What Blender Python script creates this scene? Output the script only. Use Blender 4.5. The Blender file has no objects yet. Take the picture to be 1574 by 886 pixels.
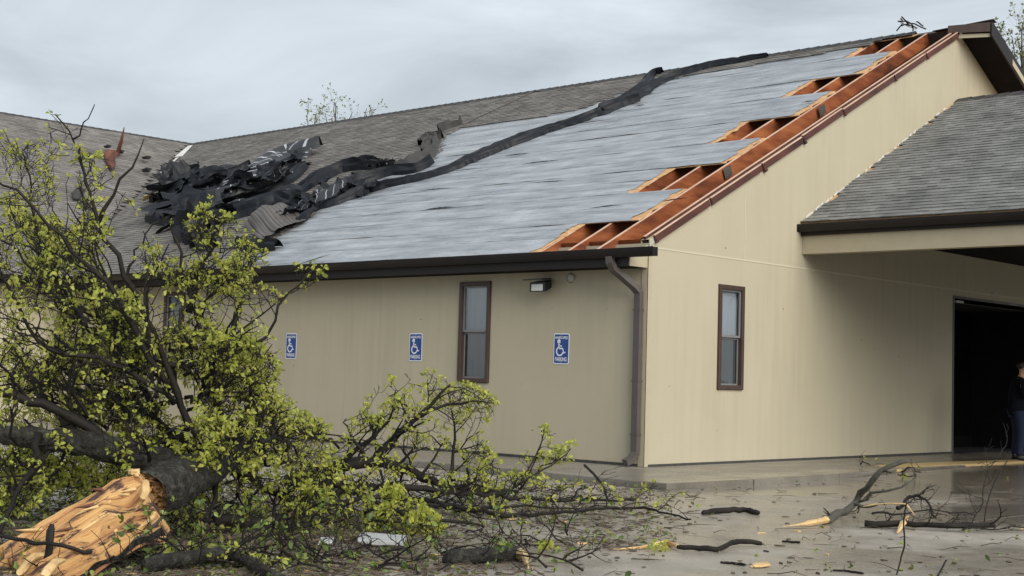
import bpy, bmesh, math, random
import numpy as np
from mathutils import Vector, noise
R = math.radians
random.seed(7)
sc = bpy.context.scene
COL = sc.collection

# ---------------------------------------------------------------- camera
FPX = 2204.6                       # focal length in pixels of the 1574 px wide photograph
CAM = Vector((12.3293, -16.1246, 1.2108))
CR = Vector((0.7343418, 0.67821781, 0.02761758))
CU = Vector((0.02157597, -0.06398929, 0.99771732))
CF = Vector((-0.67843688, 0.73206965, 0.06162322))
cam_d = bpy.data.cameras.new('camera')
cam = bpy.data.objects.new('camera', cam_d)
COL.objects.link(cam)
from mathutils import Matrix
cam.matrix_world = Matrix(((CR.x, CU.x, -CF.x, CAM.x), (CR.y, CU.y, -CF.y, CAM.y), (CR.z, CU.z, -CF.z, CAM.z), (0, 0, 0, 1)))
cam_d.sensor_width = 36
cam_d.lens = 36 * FPX / 1574
cam_d.clip_start = 0.1
cam_d.clip_end = 3000
sc.camera = cam

# ---------------------------------------------------------------- light
EXPOSURE = 1.28
sc.view_settings.view_transform = 'Standard'
sc.view_settings.look = 'None'
sc.view_settings.gamma = 1
sc.view_settings.exposure = EXPOSURE
SUN_DIR = Vector((0.82, -0.25, 0.51)).normalized()
sun_el = math.asin(SUN_DIR.z)
sun_az = math.atan2(SUN_DIR.x, SUN_DIR.y)
w = bpy.data.worlds.new('World')
sc.world = w
w.use_nodes = True
nt = w.node_tree
nt.nodes.clear()
def wn(t): return nt.nodes.new(t)
out = wn('ShaderNodeOutputWorld'); bg = wn('ShaderNodeBackground')
bg.inputs[1].default_value = 0.1
sky = wn('ShaderNodeTexSky'); sky.sky_type = 'NISHITA'; sky.sun_disc = False
sky.sun_elevation = sun_el; sky.sun_rotation = sun_az
tc = wn('ShaderNodeTexCoord'); mp = wn('ShaderNodeMapping')
mp.inputs['Scale'].default_value = (1.7, 1.7, 6.0)
mp.inputs['Rotation'].default_value = (0.0, R(2), R(40))
mp.inputs['Location'].default_value = (0.3, 0.8, 0.25)
n1 = wn('ShaderNodeTexNoise'); n1.inputs['Scale'].default_value = 1.5; n1.inputs['Detail'].default_value = 7; n1.inputs['Roughness'].default_value = 0.55
n1.inputs['Distortion'].default_value = 0.6
cr = wn('ShaderNodeValToRGB')
cr.color_ramp.elements[0].position = 0.33; cr.color_ramp.elements[0].color = (1.75, 1.92, 2.06, 1)
cr.color_ramp.elements[1].position = 0.68; cr.color_ramp.elements[1].color = (3.15, 3.38, 3.56, 1)
mx = wn('ShaderNodeMixRGB'); mx.inputs[0].default_value = 0.93
L = nt.links.new
L(tc.outputs['Generated'], mp.inputs[0]); L(mp.outputs[0], n1.inputs['Vector']); L(n1.outputs[0], cr.inputs[0])
L(sky.outputs[0], mx.inputs[1]); L(cr.outputs[0], mx.inputs[2]); L(mx.outputs[0], bg.inputs[0]); L(bg.outputs[0], out.inputs[0])
sd = bpy.data.lights.new('sun', 'SUN'); sd.energy = 1.5; sd.angle = R(50); sd.color = (1.0, 0.95, 0.86)
so = bpy.data.objects.new('sun', sd); COL.objects.link(so)
so.rotation_euler = SUN_DIR.to_track_quat('Z', 'Y').to_euler()

# ---------------------------------------------------------------- helpers
def pxray(x, y): return CF + CR * ((x - 787) / FPX) - CU * ((y - 443) / FPX)
def at(x, y, d): return CAM + pxray(x, y) * d
def on_z(x, y, z=-0.08):
    r = pxray(x, y); return CAM + r * ((z - CAM.z) / r.z)
def on_plane(x, y, n, k):
    r = pxray(x, y); n = Vector(n); return CAM + r * ((k - n.dot(CAM)) / n.dot(r))
def topx(p):
    d = p - CAM; z = d.dot(CF); return 787 + FPX * d.dot(CR) / z, 443 - FPX * d.dot(CU) / z
SL, K0 = 0.505, 3.27               # main roof slope and deck height over the front wall
def roof_z(y): return K0 + SL * y
def on_roof(x, y, h=0.0): return on_plane(x, y, (0, -SL, 1), K0 + h)
ROOF_N = Vector((0, -SL, 1)).normalized()

def inpoly(x, y, P):
    c = False; j = len(P) - 1
    for i in range(len(P)):
        if (P[i][1] > y) != (P[j][1] > y) and x < (P[j][0] - P[i][0]) * (y - P[i][1]) / (P[j][1] - P[i][1]) + P[i][0]: c = not c
        j = i
    return c
class MB:
    def __init__(s): s.v = []; s.f = []; s.m = []; s.uv = {}
    def add(s, vs, fs, mi=0):
        o = len(s.v); s.v.extend([tuple(p) for p in vs])
        for f in fs: s.f.append(tuple(i + o for i in f)); s.m.append(mi)
        return o
    def box(s, x0, x1, y0, y1, z0, z1, mi=0):
        s.add([(x0, y0, z0), (x1, y0, z0), (x1, y1, z0), (x0, y1, z0), (x0, y0, z1), (x1, y0, z1), (x1, y1, z1), (x0, y1, z1)],
              [(0, 3, 2, 1), (4, 5, 6, 7), (0, 1, 5, 4), (1, 2, 6, 5), (2, 3, 7, 6), (3, 0, 4, 7)], mi)
    def prism(s, poly, ext, mi=0):
        n = len(poly); e = Vector(ext)
        a = [Vector(p) for p in poly]
        s.add(a + [p + e for p in a], [tuple(range(n - 1, -1, -1)), tuple(range(n, 2 * n))] + [(i, (i + 1) % n, n + (i + 1) % n, n + i) for i in range(n)], mi)
    def quad(s, a, b, c, d, mi=0): s.add([a, b, c, d], [(0, 1, 2, 3)], mi)
    def tube(s, pts, rad, n=6, mi=0, cap=True, sq=1.0):
        pts = [Vector(p) for p in pts]
        if not isinstance(rad, (list, tuple)): rad = [rad] * len(pts)
        t0 = (pts[1] - pts[0]).normalized()
        ref = Vector((0, 0, 1)) if abs(t0.z) < 0.9 else Vector((1, 0, 0))
        a = t0.cross(ref).normalized()
        vs = []
        for i, p in enumerate(pts):
            t = (pts[min(i + 1, len(pts) - 1)] - pts[max(i - 1, 0)])
            if t.length < 1e-9: t = t0
            t.normalize()
            a = (a - t * a.dot(t))
            if a.length < 1e-6: a = t.orthogonal()
            a.normalize(); b = t.cross(a)
            for k in range(n):
                an = 2 * math.pi * k / n
                vs.append(p + a * (math.cos(an) * rad[i]) + b * (math.sin(an) * rad[i] * sq))
        fs = []
        for i in range(len(pts) - 1):
            for k in range(n):
                k2 = (k + 1) % n
                fs.append((i * n + k, i * n + k2, (i + 1) * n + k2, (i + 1) * n + k))
        if cap:
            fs.append(tuple(range(n - 1, -1, -1))); fs.append(tuple(range((len(pts) - 1) * n, len(pts) * n)))
        s.add(vs, fs, mi)
    def grid(s, fn, nu, nv, mi=0, close=False):
        vs = []; uvs = []
        for j in range(nv + 1):
            for i in range(nu + 1):
                vs.append(fn(i / nu, j / nv)); uvs.append((i / nu, j / nv))
        o = s.add(vs, [(j * (nu + 1) + i, j * (nu + 1) + i + 1, (j + 1) * (nu + 1) + i + 1, (j + 1) * (nu + 1) + i) for j in range(nv) for i in range(nu)], mi)
        for k, q in enumerate(uvs): s.uv[o + k] = q
        return o
    def mesh(s, name, mats, smooth=False):
        me = bpy.data.meshes.new(name)
        me.from_pydata(s.v, [], s.f)
        for m in (mats if isinstance(mats, (list, tuple)) else [mats]): me.materials.append(m)
        if any(s.m): me.polygons.foreach_set('material_index', s.m)
        if smooth: me.polygons.foreach_set('use_smooth', [True] * len(s.f))
        if s.uv:
            ul = me.uv_layers.new(name='UVMap')
            li = np.empty(len(me.loops), dtype=np.int32); me.loops.foreach_get('vertex_index', li)
            arr = np.zeros((len(s.v), 2), dtype=np.float32)
            for k, q in s.uv.items(): arr[k] = q
            ul.data.foreach_set('uv', arr[li].ravel())
        me.update()
        return me
    def build(s, name, mats, parent=None, smooth=False, label=None, kind=None):
        o = bpy.data.objects.new(name, s.mesh(name, mats, smooth)); COL.objects.link(o)
        if parent is not None: o.parent = parent; o.matrix_parent_inverse = world_of(parent).inverted()
        if label: o['label'] = label
        if kind: o['kind'] = kind
        return o
def world_of(o):
    m = Matrix.LocRotScale(o.location, o.rotation_euler, o.scale)
    return world_of(o.parent) @ o.matrix_parent_inverse @ m if o.parent else m
def thing(name, label, cat, loc=(0, 0, 0), group=None, rz=0):
    o = bpy.data.objects.new(name, None); COL.objects.link(o); o.empty_display_size = 0.2
    o.location = loc; o.rotation_euler = (0, 0, rz); o['label'] = label; o['category'] = cat
    if group: o['group'] = group
    return o
def tag(o, label, cat, group=None):
    o['label'] = label; o['category'] = cat
    if group: o['group'] = group
    return o
def part(name, parent, loc=None):
    o = bpy.data.objects.new(name, None); COL.objects.link(o); o.parent = parent
    return o
def rn(a, b): return random.uniform(a, b)
def nz(x, y=0.0, z=0.0): return noise.noise((x, y, z))
def jag(t, s=0.0): return nz(t, s, 3.3) + 0.5 * nz(t * 2.7, s, 9.1) + 0.3 * nz(t * 7.1, s, 4.4)

# ---------------------------------------------------------------- materials
def M(name, cols, rough=0.6, scale=4.0, stretch=(1, 1, 1), detail=6, bump=0.0, bscale=None, bstretch=None, island=0.0, spec=0.5, coord='Object', rough2=None,
      fine=None, metal=0.0, trans=0.0, bdist=0.02, pos=(0.3, 0.7), coat=0.0):
    m = bpy.data.materials.new(name); m.use_nodes = True
    n = m.node_tree; b = n.nodes['Principled BSDF']; lk = n.links.new
    b.inputs['Specular IOR Level'].default_value = spec; b.inputs['Metallic'].default_value = metal
    b.inputs['Coat Weight'].default_value = coat
    t = n.nodes.new('ShaderNodeTexCoord'); mp = n.nodes.new('ShaderNodeMapping'); mp.inputs['Scale'].default_value = stretch
    lk(t.outputs[coord], mp.inputs[0])
    nn = n.nodes.new('ShaderNodeTexNoise'); nn.inputs['Scale'].default_value = scale; nn.inputs['Detail'].default_value = detail; nn.inputs['Roughness'].default_value = 0.62
    lk(mp.outputs[0], nn.inputs['Vector'])
    r = n.nodes.new('ShaderNodeValToRGB'); e = r.color_ramp.elements
    e[0].position, e[1].position = pos
    if len(cols) == 1: cols = [cols[0], cols[0]]
    e[0].color = (*cols[0], 1); e[1].color = (*cols[-1], 1)
    for i, c in enumerate(cols[1:-1]):
        q = e.new(pos[0] + (pos[1] - pos[0]) * (i + 1) / (len(cols) - 1)); q.color = (*c, 1)
    lk(nn.outputs[0], r.inputs[0]); c = r.outputs[0]
    def mul(c, src, lo, hi):
        mr = n.nodes.new('ShaderNodeMapRange'); mr.inputs[3].default_value = lo; mr.inputs[4].default_value = hi; lk(src, mr.inputs[0])
        x = n.nodes.new('ShaderNodeMixRGB'); x.blend_type = 'MULTIPLY'; x.inputs[0].default_value = 1
        lk(c, x.inputs[1]); lk(mr.outputs[0], x.inputs[2]); return x.outputs[0]
    if fine:
        f = n.nodes.new('ShaderNodeTexNoise'); f.inputs['Scale'].default_value = fine[0]; f.inputs['Detail'].default_value = 4
        lk(t.outputs[coord], f.inputs['Vector']); c = mul(c, f.outputs[0], 1 - fine[1] * 2, 1 + fine[1] * 2)
    if island:
        g = n.nodes.new('ShaderNodeNewGeometry'); c = mul(c, g.outputs['Random Per Island'], 1 - island, 1 + island)
        oi = n.nodes.new('ShaderNodeObjectInfo'); c = mul(c, oi.outputs['Random'], 1 - island, 1 + island) if name == 'charcoal_shingle' else c
    lk(c, b.inputs['Base Color'])
    if rough2 is not None:
        mr = n.nodes.new('ShaderNodeMapRange'); mr.inputs[1].default_value = 0.35; mr.inputs[2].default_value = 0.65
        mr.inputs[3].default_value = rough; mr.inputs[4].default_value = rough2; lk(nn.outputs[0], mr.inputs[0]); lk(mr.outputs[0], b.inputs['Roughness'])
    else: b.inputs['Roughness'].default_value = rough
    if bump:
        mp2 = n.nodes.new('ShaderNodeMapping'); mp2.inputs['Scale'].default_value = bstretch or stretch; lk(t.outputs[coord], mp2.inputs[0])
        bn = n.nodes.new('ShaderNodeTexNoise'); bn.inputs['Scale'].default_value = bscale or scale * 3; bn.inputs['Detail'].default_value = 6
        lk(mp2.outputs[0], bn.inputs['Vector'])
        bp = n.nodes.new('ShaderNodeBump'); bp.inputs['Strength'].default_value = bump; bp.inputs['Distance'].default_value = bdist
        lk(bn.outputs[0], bp.inputs['Height']); lk(bp.outputs[0], b.inputs['Normal'])
    m['bsdf'] = 1
    return m

def wall_mat(name, base, streak):
    """painted stucco: fine grain, faint vertical rain streaks, grime freckles and a darker splash band"""
    m = M(name, [tuple(c * 0.95 for c in base), base], 0.7, 1.2, bump=0.25, bscale=90, bdist=0.006, spec=0.3, fine=(60, 0.05))
    n = m.node_tree; lk = n.links.new; b = n.nodes['Principled BSDF']
    old = b.inputs['Base Color'].links[0].from_socket
    t = n.nodes.new('ShaderNodeTexCoord'); mp = n.nodes.new('ShaderNodeMapping'); mp.inputs['Scale'].default_value = (7.0, 7.0, 0.4)
    lk(t.outputs['Object'], mp.inputs[0])
    s = n.nodes.new('ShaderNodeTexNoise'); s.inputs['Scale'].default_value = 1.0; s.inputs['Detail'].default_value = 5
    lk(mp.outputs[0], s.inputs['Vector'])
    big = n.nodes.new('ShaderNodeTexNoise'); big.inputs['Scale'].default_value = 0.45; big.inputs['Detail'].default_value = 2
    lk(t.outputs['Object'], big.inputs['Vector'])
    r1 = n.nodes.new('ShaderNodeMapRange'); r1.inputs[1].default_value = 0.42; r1.inputs[2].default_value = 0.62; lk(s.outputs[0], r1.inputs[0])
    r2 = n.nodes.new('ShaderNodeMapRange'); r2.inputs[1].default_value = 0.35; r2.inputs[2].default_value = 0.65; lk(big.outputs[0], r2.inputs[0])
    mu = n.nodes.new('ShaderNodeMath'); mu.operation = 'MULTIPLY'; lk(r1.outputs[0], mu.inputs[0]); lk(r2.outputs[0], mu.inputs[1])
    mu2 = n.nodes.new('ShaderNodeMath'); mu2.operation = 'MULTIPLY'; mu2.inputs[1].default_value = streak * 0.5; lk(mu.outputs[0], mu2.inputs[0])
    x = n.nodes.new('ShaderNodeMixRGB'); lk(mu2.outputs[0], x.inputs[0]); lk(old, x.inputs[1]); x.inputs[2].default_value = (base[0] * 0.55, base[1] * 0.56, base[2] * 0.6, 1)
    # freckles of mud and leaf bits
    v = n.nodes.new('ShaderNodeTexVoronoi'); v.inputs['Scale'].default_value = 2.3; lk(t.outputs['Object'], v.inputs['Vector'])
    lt = n.nodes.new('ShaderNodeMath'); lt.operation = 'LESS_THAN'; lt.inputs[1].default_value = 0.028; lk(v.outputs['Distance'], lt.inputs[0])
    x2 = n.nodes.new('ShaderNodeMixRGB'); lk(lt.outputs[0], x2.inputs[0]); lk(x.outputs[0], x2.inputs[1]); x2.inputs[2].default_value = (0.06, 0.05, 0.035, 1)
    lk(x2.outputs[0], b.inputs['Base Color'])
    return m

TAN = (0.445, 0.403, 0.298)
m_wall = wall_mat('tan_stucco', TAN, 0.35)
m_trim = M('tan_trim', [(0.40, 0.35, 0.25), (0.44, 0.39, 0.28)], 0.6, 6, bump=0.1, bscale=50)
m_joint = M('pale_joint', [(0.52, 0.49, 0.38)], 0.6)
m_band = M('weathered_band', [(0.36, 0.36, 0.29), (0.46, 0.44, 0.36)], 0.8, 3, bump=0.2, bscale=30)
m_bronze = M('bronze_metal', [(0.010, 0.008, 0.008), (0.017, 0.013, 0.013)], 0.4, 3, spec=0.3, rough2=0.5, bump=0.03, bscale=8)
m_spout = M('brown_metal', [(0.075, 0.062, 0.058), (0.095, 0.08, 0.074)], 0.4, 3, rough2=0.55)
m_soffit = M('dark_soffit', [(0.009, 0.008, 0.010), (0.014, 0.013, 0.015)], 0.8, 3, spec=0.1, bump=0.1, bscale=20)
m_frame = M('brown_window_frame', [(0.042, 0.026, 0.021), (0.07, 0.04, 0.031)], 0.45, 12, stretch=(1, 1, 0.2))
m_sash = M('pewter_sash', [(0.16, 0.16, 0.165), (0.2, 0.2, 0.205)], 0.4, 8)
m_blind_reflection = M('pale_blind_or_reflection', [(0.66, 0.72, 0.78), (0.8, 0.85, 0.9)], 0.7, 2, stretch=(9, 9, 0.3))
m_screen = M('insect_screen', [(0.17, 0.19, 0.21), (0.24, 0.265, 0.29)], 0.6, 2, stretch=(8, 8, 0.4))
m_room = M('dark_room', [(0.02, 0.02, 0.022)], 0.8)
m_rafter = M('wet_orange_lumber', [(0.07, 0.02, 0.010), (0.22, 0.06, 0.02), (0.38, 0.125, 0.04)], 0.5, 2.2, stretch=(1.0, 0.35, 2.0), bump=0.15, bscale=30, bstretch=(4, 0.3, 4), rough2=0.65)
m_raftop = M('pale_rafter_edge', [(0.5, 0.3, 0.2), (0.72, 0.5, 0.38)], 0.6, 4, stretch=(1, 0.3, 1))
m_rake = M('red_brown_board', [(0.035, 0.013, 0.010), (0.11, 0.038, 0.026)], 0.6, 3, stretch=(1, 0.3, 1), bump=0.1)
m_osb = M('raw_sheathing', [(0.42, 0.22, 0.09), (0.72, 0.46, 0.24)], 0.7, 9, stretch=(1, 2, 1), bump=0.2, bscale=40)
m_under = M('grey_underlayment', [(0.16, 0.178, 0.2), (0.30, 0.325, 0.355), (0.42, 0.447, 0.48)], 0.24, 1.1, stretch=(0.7, 5.0, 1), bump=0.5, bscale=5, bstretch=(1.0, 7, 7), bdist=0.03, rough2=0.5, fine=(3.0, 0.13))
def crease_shade_scuffs(m, col):
    """wrinkle shade put into the colour as thin dark lines along the sheet, plus scuffs"""
    n = m.node_tree; lk = n.links.new; b = n.nodes['Principled BSDF']; t = n.nodes.new('ShaderNodeTexCoord')
    cur = b.inputs['Base Color'].links[0].from_socket
    for (st, sc_, lo, hi, f) in (((0.9, 13, 13), 1.3, .60, .66, .55), ((0.5, 30, 30), 1.0, .58, .66, .35), ((4, 6, 6), 1.6, .66, .70, .6)):
        mp = n.nodes.new('ShaderNodeMapping'); mp.inputs['Scale'].default_value = st; mp.inputs['Rotation'].default_value = (0, 0, .06); lk(t.outputs['Object'], mp.inputs[0])
        q = n.nodes.new('ShaderNodeTexNoise'); q.inputs['Scale'].default_value = sc_; q.inputs['Detail'].default_value = 6; q.inputs['Roughness'].default_value = .6; lk(mp.outputs[0], q.inputs['Vector'])
        r = n.nodes.new('ShaderNodeMapRange'); r.inputs[1].default_value = lo; r.inputs[2].default_value = hi; r.inputs[4].default_value = f; lk(q.outputs[0], r.inputs[0])
        x = n.nodes.new('ShaderNodeMixRGB'); lk(r.outputs[0], x.inputs[0]); lk(cur, x.inputs[1]); x.inputs[2].default_value = (*col, 1); cur = x.outputs[0]
    lk(cur, b.inputs['Base Color'])
crease_shade_scuffs(m_under, (0.09, 0.105, 0.13))  # dark lines colour in the shade of the wrinkles
m_felt = M('black_felt', [(0.006, 0.0075, 0.011), (0.014, 0.017, 0.023)], 0.42, 3, bump=0.35, bscale=6, bdist=0.03, rough2=0.65, spec=0.26)
m_shingle = M('weathered_shingle', [(0.125, 0.116, 0.108), (0.205, 0.192, 0.18)], 0.85, 1.3, fine=(70, 0.16), island=0.22, bump=0.4, bscale=160, bdist=0.004)
m_shingle2 = M('charcoal_shingle', [(0.115, 0.118, 0.116), (0.21, 0.212, 0.208)], 0.8, 1.6, fine=(70, 0.16), island=0.17, bump=0.4, bscale=160, bdist=0.004)
m_shdark = M('shingle_underside', [(0.03, 0.03, 0.032), (0.06, 0.058, 0.056)], 0.8, 6)
m_ridge = M('ridge_cap_asphalt', [(0.03, 0.03, 0.033), (0.055, 0.054, 0.055)], 0.85, 5, island=0.2, bump=0.3, bscale=80)
m_conc = None
m_flash = M('pale_flashing', [(0.55, 0.54, 0.52), (0.75, 0.74, 0.72)], 0.4, 5)
m_bark = M('wet_bark', [(0.010, 0.009, 0.008), (0.026, 0.024, 0.02), (0.07, 0.076, 0.062)], 0.75, 14, bump=1.0, bscale=26, bdist=0.05, rough2=0.85, fine=(45, .3), spec=0.3)
m_twig = M('dark_twig_bark', [(0.007, 0.006, 0.0055), (0.022, 0.018, 0.015)], 0.7, 6, island=0.3, spec=0.25, bump=0.4, bscale=40)
m_litter = M('litter_bark', [(0.05, 0.038, 0.026), (0.13, 0.10, 0.07)], 0.8, 5, island=0.4)
m_gbark = M('grey_green_bark', [(0.03, 0.03, 0.022), (0.085, 0.082, 0.064)], 0.75, 8, bump=0.8, bscale=30, bdist=0.015)
m_pale = M('peeled_pale_wood', [(0.45, 0.28, 0.11), (0.72, 0.52, 0.26)], 0.6, 8, bump=0.3, bscale=40)
m_board = M('yellow_raw_board', [(0.4, 0.28, 0.12), (0.58, 0.43, 0.22)], 0.55, 4, stretch=(1, 0.2, 1), bump=0.2, bscale=20)
m_white = M('white_paint', [(0.3, 0.31, 0.32), (0.55, 0.56, 0.57)], 0.5, 6)
m_redwood = M('red_broken_wood', [(0.05, 0.02, 0.014), (0.12, 0.042, 0.025), (0.2, 0.075, 0.045)], 0.65, 3, stretch=(1, 1, .4), bump=.3)
m_blue = M('sign_blue', [(0.012, 0.045, 0.21), (0.016, 0.06, 0.26)], 0.4, 3)
m_signw = M('sign_white', [(0.72, 0.76, 0.82)], 0.4)
m_black = M('black_plastic', [(0.012, 0.012, 0.014)], 0.4)
m_lens = M('lamp_lens', [(0.5, 0.52, 0.5), (0.62, 0.64, 0.6)], 0.25, 20)
m_gray = M('grey_plastic', [(0.36, 0.36, 0.33), (0.44, 0.44, 0.41)], 0.45, 10)
m_skin = M('skin', [(0.5, 0.28, 0.2)], 0.5)
m_jacket = M('navy_jacket', [(0.004, 0.005, 0.009), (0.008, 0.009, 0.015)], 0.9, 10, spec=0.1, bump=.4, bscale=14)
m_jeans = M('blue_jeans', [(0.006, 0.013, 0.04), (0.010, 0.02, 0.058)], 0.85, 14)
m_hair = M('dark_hair', [(0.01, 0.008, 0.007)], 0.6)
m_shoe = M('dark_shoe', [(0.015, 0.015, 0.016)], 0.5)
m_ground = M('far_ground', [(0.05, 0.06, 0.03), (0.1, 0.1, 0.06)], 0.9, 0.4)

def leaf_mat(name, cols, tr=0.35):
    m = bpy.data.materials.new(name); m.use_nodes = True
    n = m.node_tree; lk = n.links.new; b = n.nodes['Principled BSDF']; o = n.nodes['Material Output']
    g = n.nodes.new('ShaderNodeNewGeometry'); r = n.nodes.new('ShaderNodeValToRGB')
    e = r.color_ramp.elements; e[0].color = (*cols[0], 1); e[1].color = (*cols[-1], 1)
    for i, c in enumerate(cols[1:-1]): e.new((i + 1) / (len(cols) - 1)).color = (*c, 1)
    lk(g.outputs['Random Per Island'], r.inputs[0]); lk(r.outputs[0], b.inputs['Base Color']); b.inputs['Roughness'].default_value = 0.45
    t = n.nodes.new('ShaderNodeBsdfTranslucent'); lk(r.outputs[0], t.inputs[0])
    x = n.nodes.new('ShaderNodeMixShader'); x.inputs[0].default_value = tr
    lk(b.outputs[0], x.inputs[1]); lk(t.outputs[0], x.inputs[2]); lk(x.outputs[0], o.inputs[0])
    return m
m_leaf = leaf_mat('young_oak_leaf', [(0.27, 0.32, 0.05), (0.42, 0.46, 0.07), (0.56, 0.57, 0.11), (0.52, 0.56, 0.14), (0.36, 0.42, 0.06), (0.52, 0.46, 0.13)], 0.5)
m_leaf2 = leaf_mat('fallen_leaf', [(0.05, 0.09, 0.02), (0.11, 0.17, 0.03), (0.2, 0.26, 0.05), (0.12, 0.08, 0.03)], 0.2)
m_leafbg = leaf_mat('distant_leaf', [(0.14, 0.16, 0.06), (0.22, 0.24, 0.09), (0.3, 0.3, 0.14)])

def glass_mat(name, tint, refl):
    m = bpy.data.materials.new(name); m.use_nodes = True
    n = m.node_tree; lk = n.links.new; n.nodes.remove(n.nodes['Principled BSDF']); o = n.nodes['Material Output']
    tr = n.nodes.new('ShaderNodeBsdfTransparent'); tr.inputs[0].default_value = (*tint, 1)
    gl = n.nodes.new('ShaderNodeBsdfGlossy'); gl.inputs['Roughness'].default_value = 0.02
    t = n.nodes.new('ShaderNodeTexCoord'); nn = n.nodes.new('ShaderNodeTexNoise'); nn.inputs['Scale'].default_value = 2.2
    lk(t.outputs['Object'], nn.inputs['Vector'])
    bp = n.nodes.new('ShaderNodeBump'); bp.inputs['Strength'].default_value = 0.08; bp.inputs['Distance'].default_value = 0.02; lk(nn.outputs[0], bp.inputs['Height']); lk(bp.outputs[0], gl.inputs['Normal'])
    fr = n.nodes.new('ShaderNodeFresnel'); fr.inputs[0].default_value = refl
    x = n.nodes.new('ShaderNodeMixShader'); lk(fr.outputs[0], x.inputs[0]); lk(tr.outputs[0], x.inputs[1]); lk(gl.outputs[0], x.inputs[2]); lk(x.outputs[0], o.inputs[0])
    return m
m_glass = glass_mat('window_glass', (0.9, 0.94, 0.96), 2.2)
m_darkglass = M('tinted_door_glass', [(0.004, 0.0045, 0.0045)], 0.3, spec=0.03)
m_door = M('black_door_metal', [(0.006, 0.006, 0.007)], 0.6, spec=0.08)

def splinter_mat():
    m = M('fresh_split_wood', [(0.07, 0.025, 0.018), (0.26, 0.10, 0.045), (0.50, 0.27, 0.10), (0.62, 0.38, 0.15), (0.72, 0.49, 0.23)], 0.6, 1.6, stretch=(0.2, 9, 1), coord='UV', bump=0.8, bscale=5, bstretch=(1.0, 22, 1), bdist=0.03, detail=8, pos=(0.3, 0.68))
    n = m.node_tree; lk = n.links.new; b = n.nodes['Principled BSDF']; old = b.inputs['Base Color'].links[0].from_socket
    t = n.nodes.new('ShaderNodeTexCoord'); nn = n.nodes.new('ShaderNodeTexNoise'); nn.inputs['Scale'].default_value = 3.4; nn.inputs['Detail'].default_value = 8; nn.inputs['Roughness'].default_value = 0.7
    mp = n.nodes.new('ShaderNodeMapping'); mp.inputs['Scale'].default_value = (0.8, 3.0, 1); lk(t.outputs['UV'], mp.inputs[0]); lk(mp.outputs[0], nn.inputs['Vector'])
    r = n.nodes.new('ShaderNodeMapRange'); r.inputs[1].default_value = 0.515; r.inputs[2].default_value = 0.57; lk(nn.outputs[0], r.inputs[0])
    x = n.nodes.new('ShaderNodeMixRGB'); lk(r.outputs[0], x.inputs[0]); lk(old, x.inputs[1]); x.inputs[2].default_value = (0.06, 0.026, 0.02, 1); lk(x.outputs[0], b.inputs['Base Color'])
    return m
m_split = splinter_mat()

def striped(name, base, stripe, period, width, v0, v1):
    """torn shingle courses: dark asphalt with pale printed release strips across"""
    m = M(name, [tuple(c * 0.7 for c in base), base], 0.55, 4, coord='UV', bump=0.3, bscale=30)
    n = m.node_tree; lk = n.links.new; b = n.nodes['Principled BSDF']; old = b.inputs['Base Color'].links[0].from_socket
    t = n.nodes.new('ShaderNodeTexCoord'); s = n.nodes.new('ShaderNodeSeparateXYZ'); lk(t.outputs['UV'], s.inputs[0])
    def mth(op, a, v):
        q = n.nodes.new('ShaderNodeMath'); q.operation = op; lk(a, q.inputs[0]); 
        if isinstance(v, float): q.inputs[1].default_value = v
        else: lk(v, q.inputs[1])
        return q.outputs[0]
    u = mth('FRACT', mth('MULTIPLY', s.outputs[0], period), 0.0); a = mth('LESS_THAN', u, width)
    a = mth('MULTIPLY', a, mth('GREATER_THAN', s.outputs[1], v0)); a = mth('MULTIPLY', a, mth('LESS_THAN', s.outputs[1], v1))
    x = n.nodes.new('ShaderNodeMixRGB'); lk(a, x.inputs[0]); lk(old, x.inputs[1]); x.inputs[2].default_value = (*stripe, 1); lk(x.outputs[0], b.inputs['Base Color'])
    return m
m_stripe = striped('striped_shingle_back', (0.035, 0.038, 0.045), (0.42, 0.44, 0.48), 11.0, 0.16, 0.15, 0.9)
m_stripe3 = striped('striped_shingle_scrap', (0.03, 0.033, 0.04), (0.36, 0.38, 0.42), 3.5, 0.09, 0.1, 0.92)
m_stripe2 = striped('brown_ribbed_shingle', (0.13, 0.112, 0.1), (0.06, 0.054, 0.05), 12.0, 0.22, -0.1, 1.1)

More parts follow.
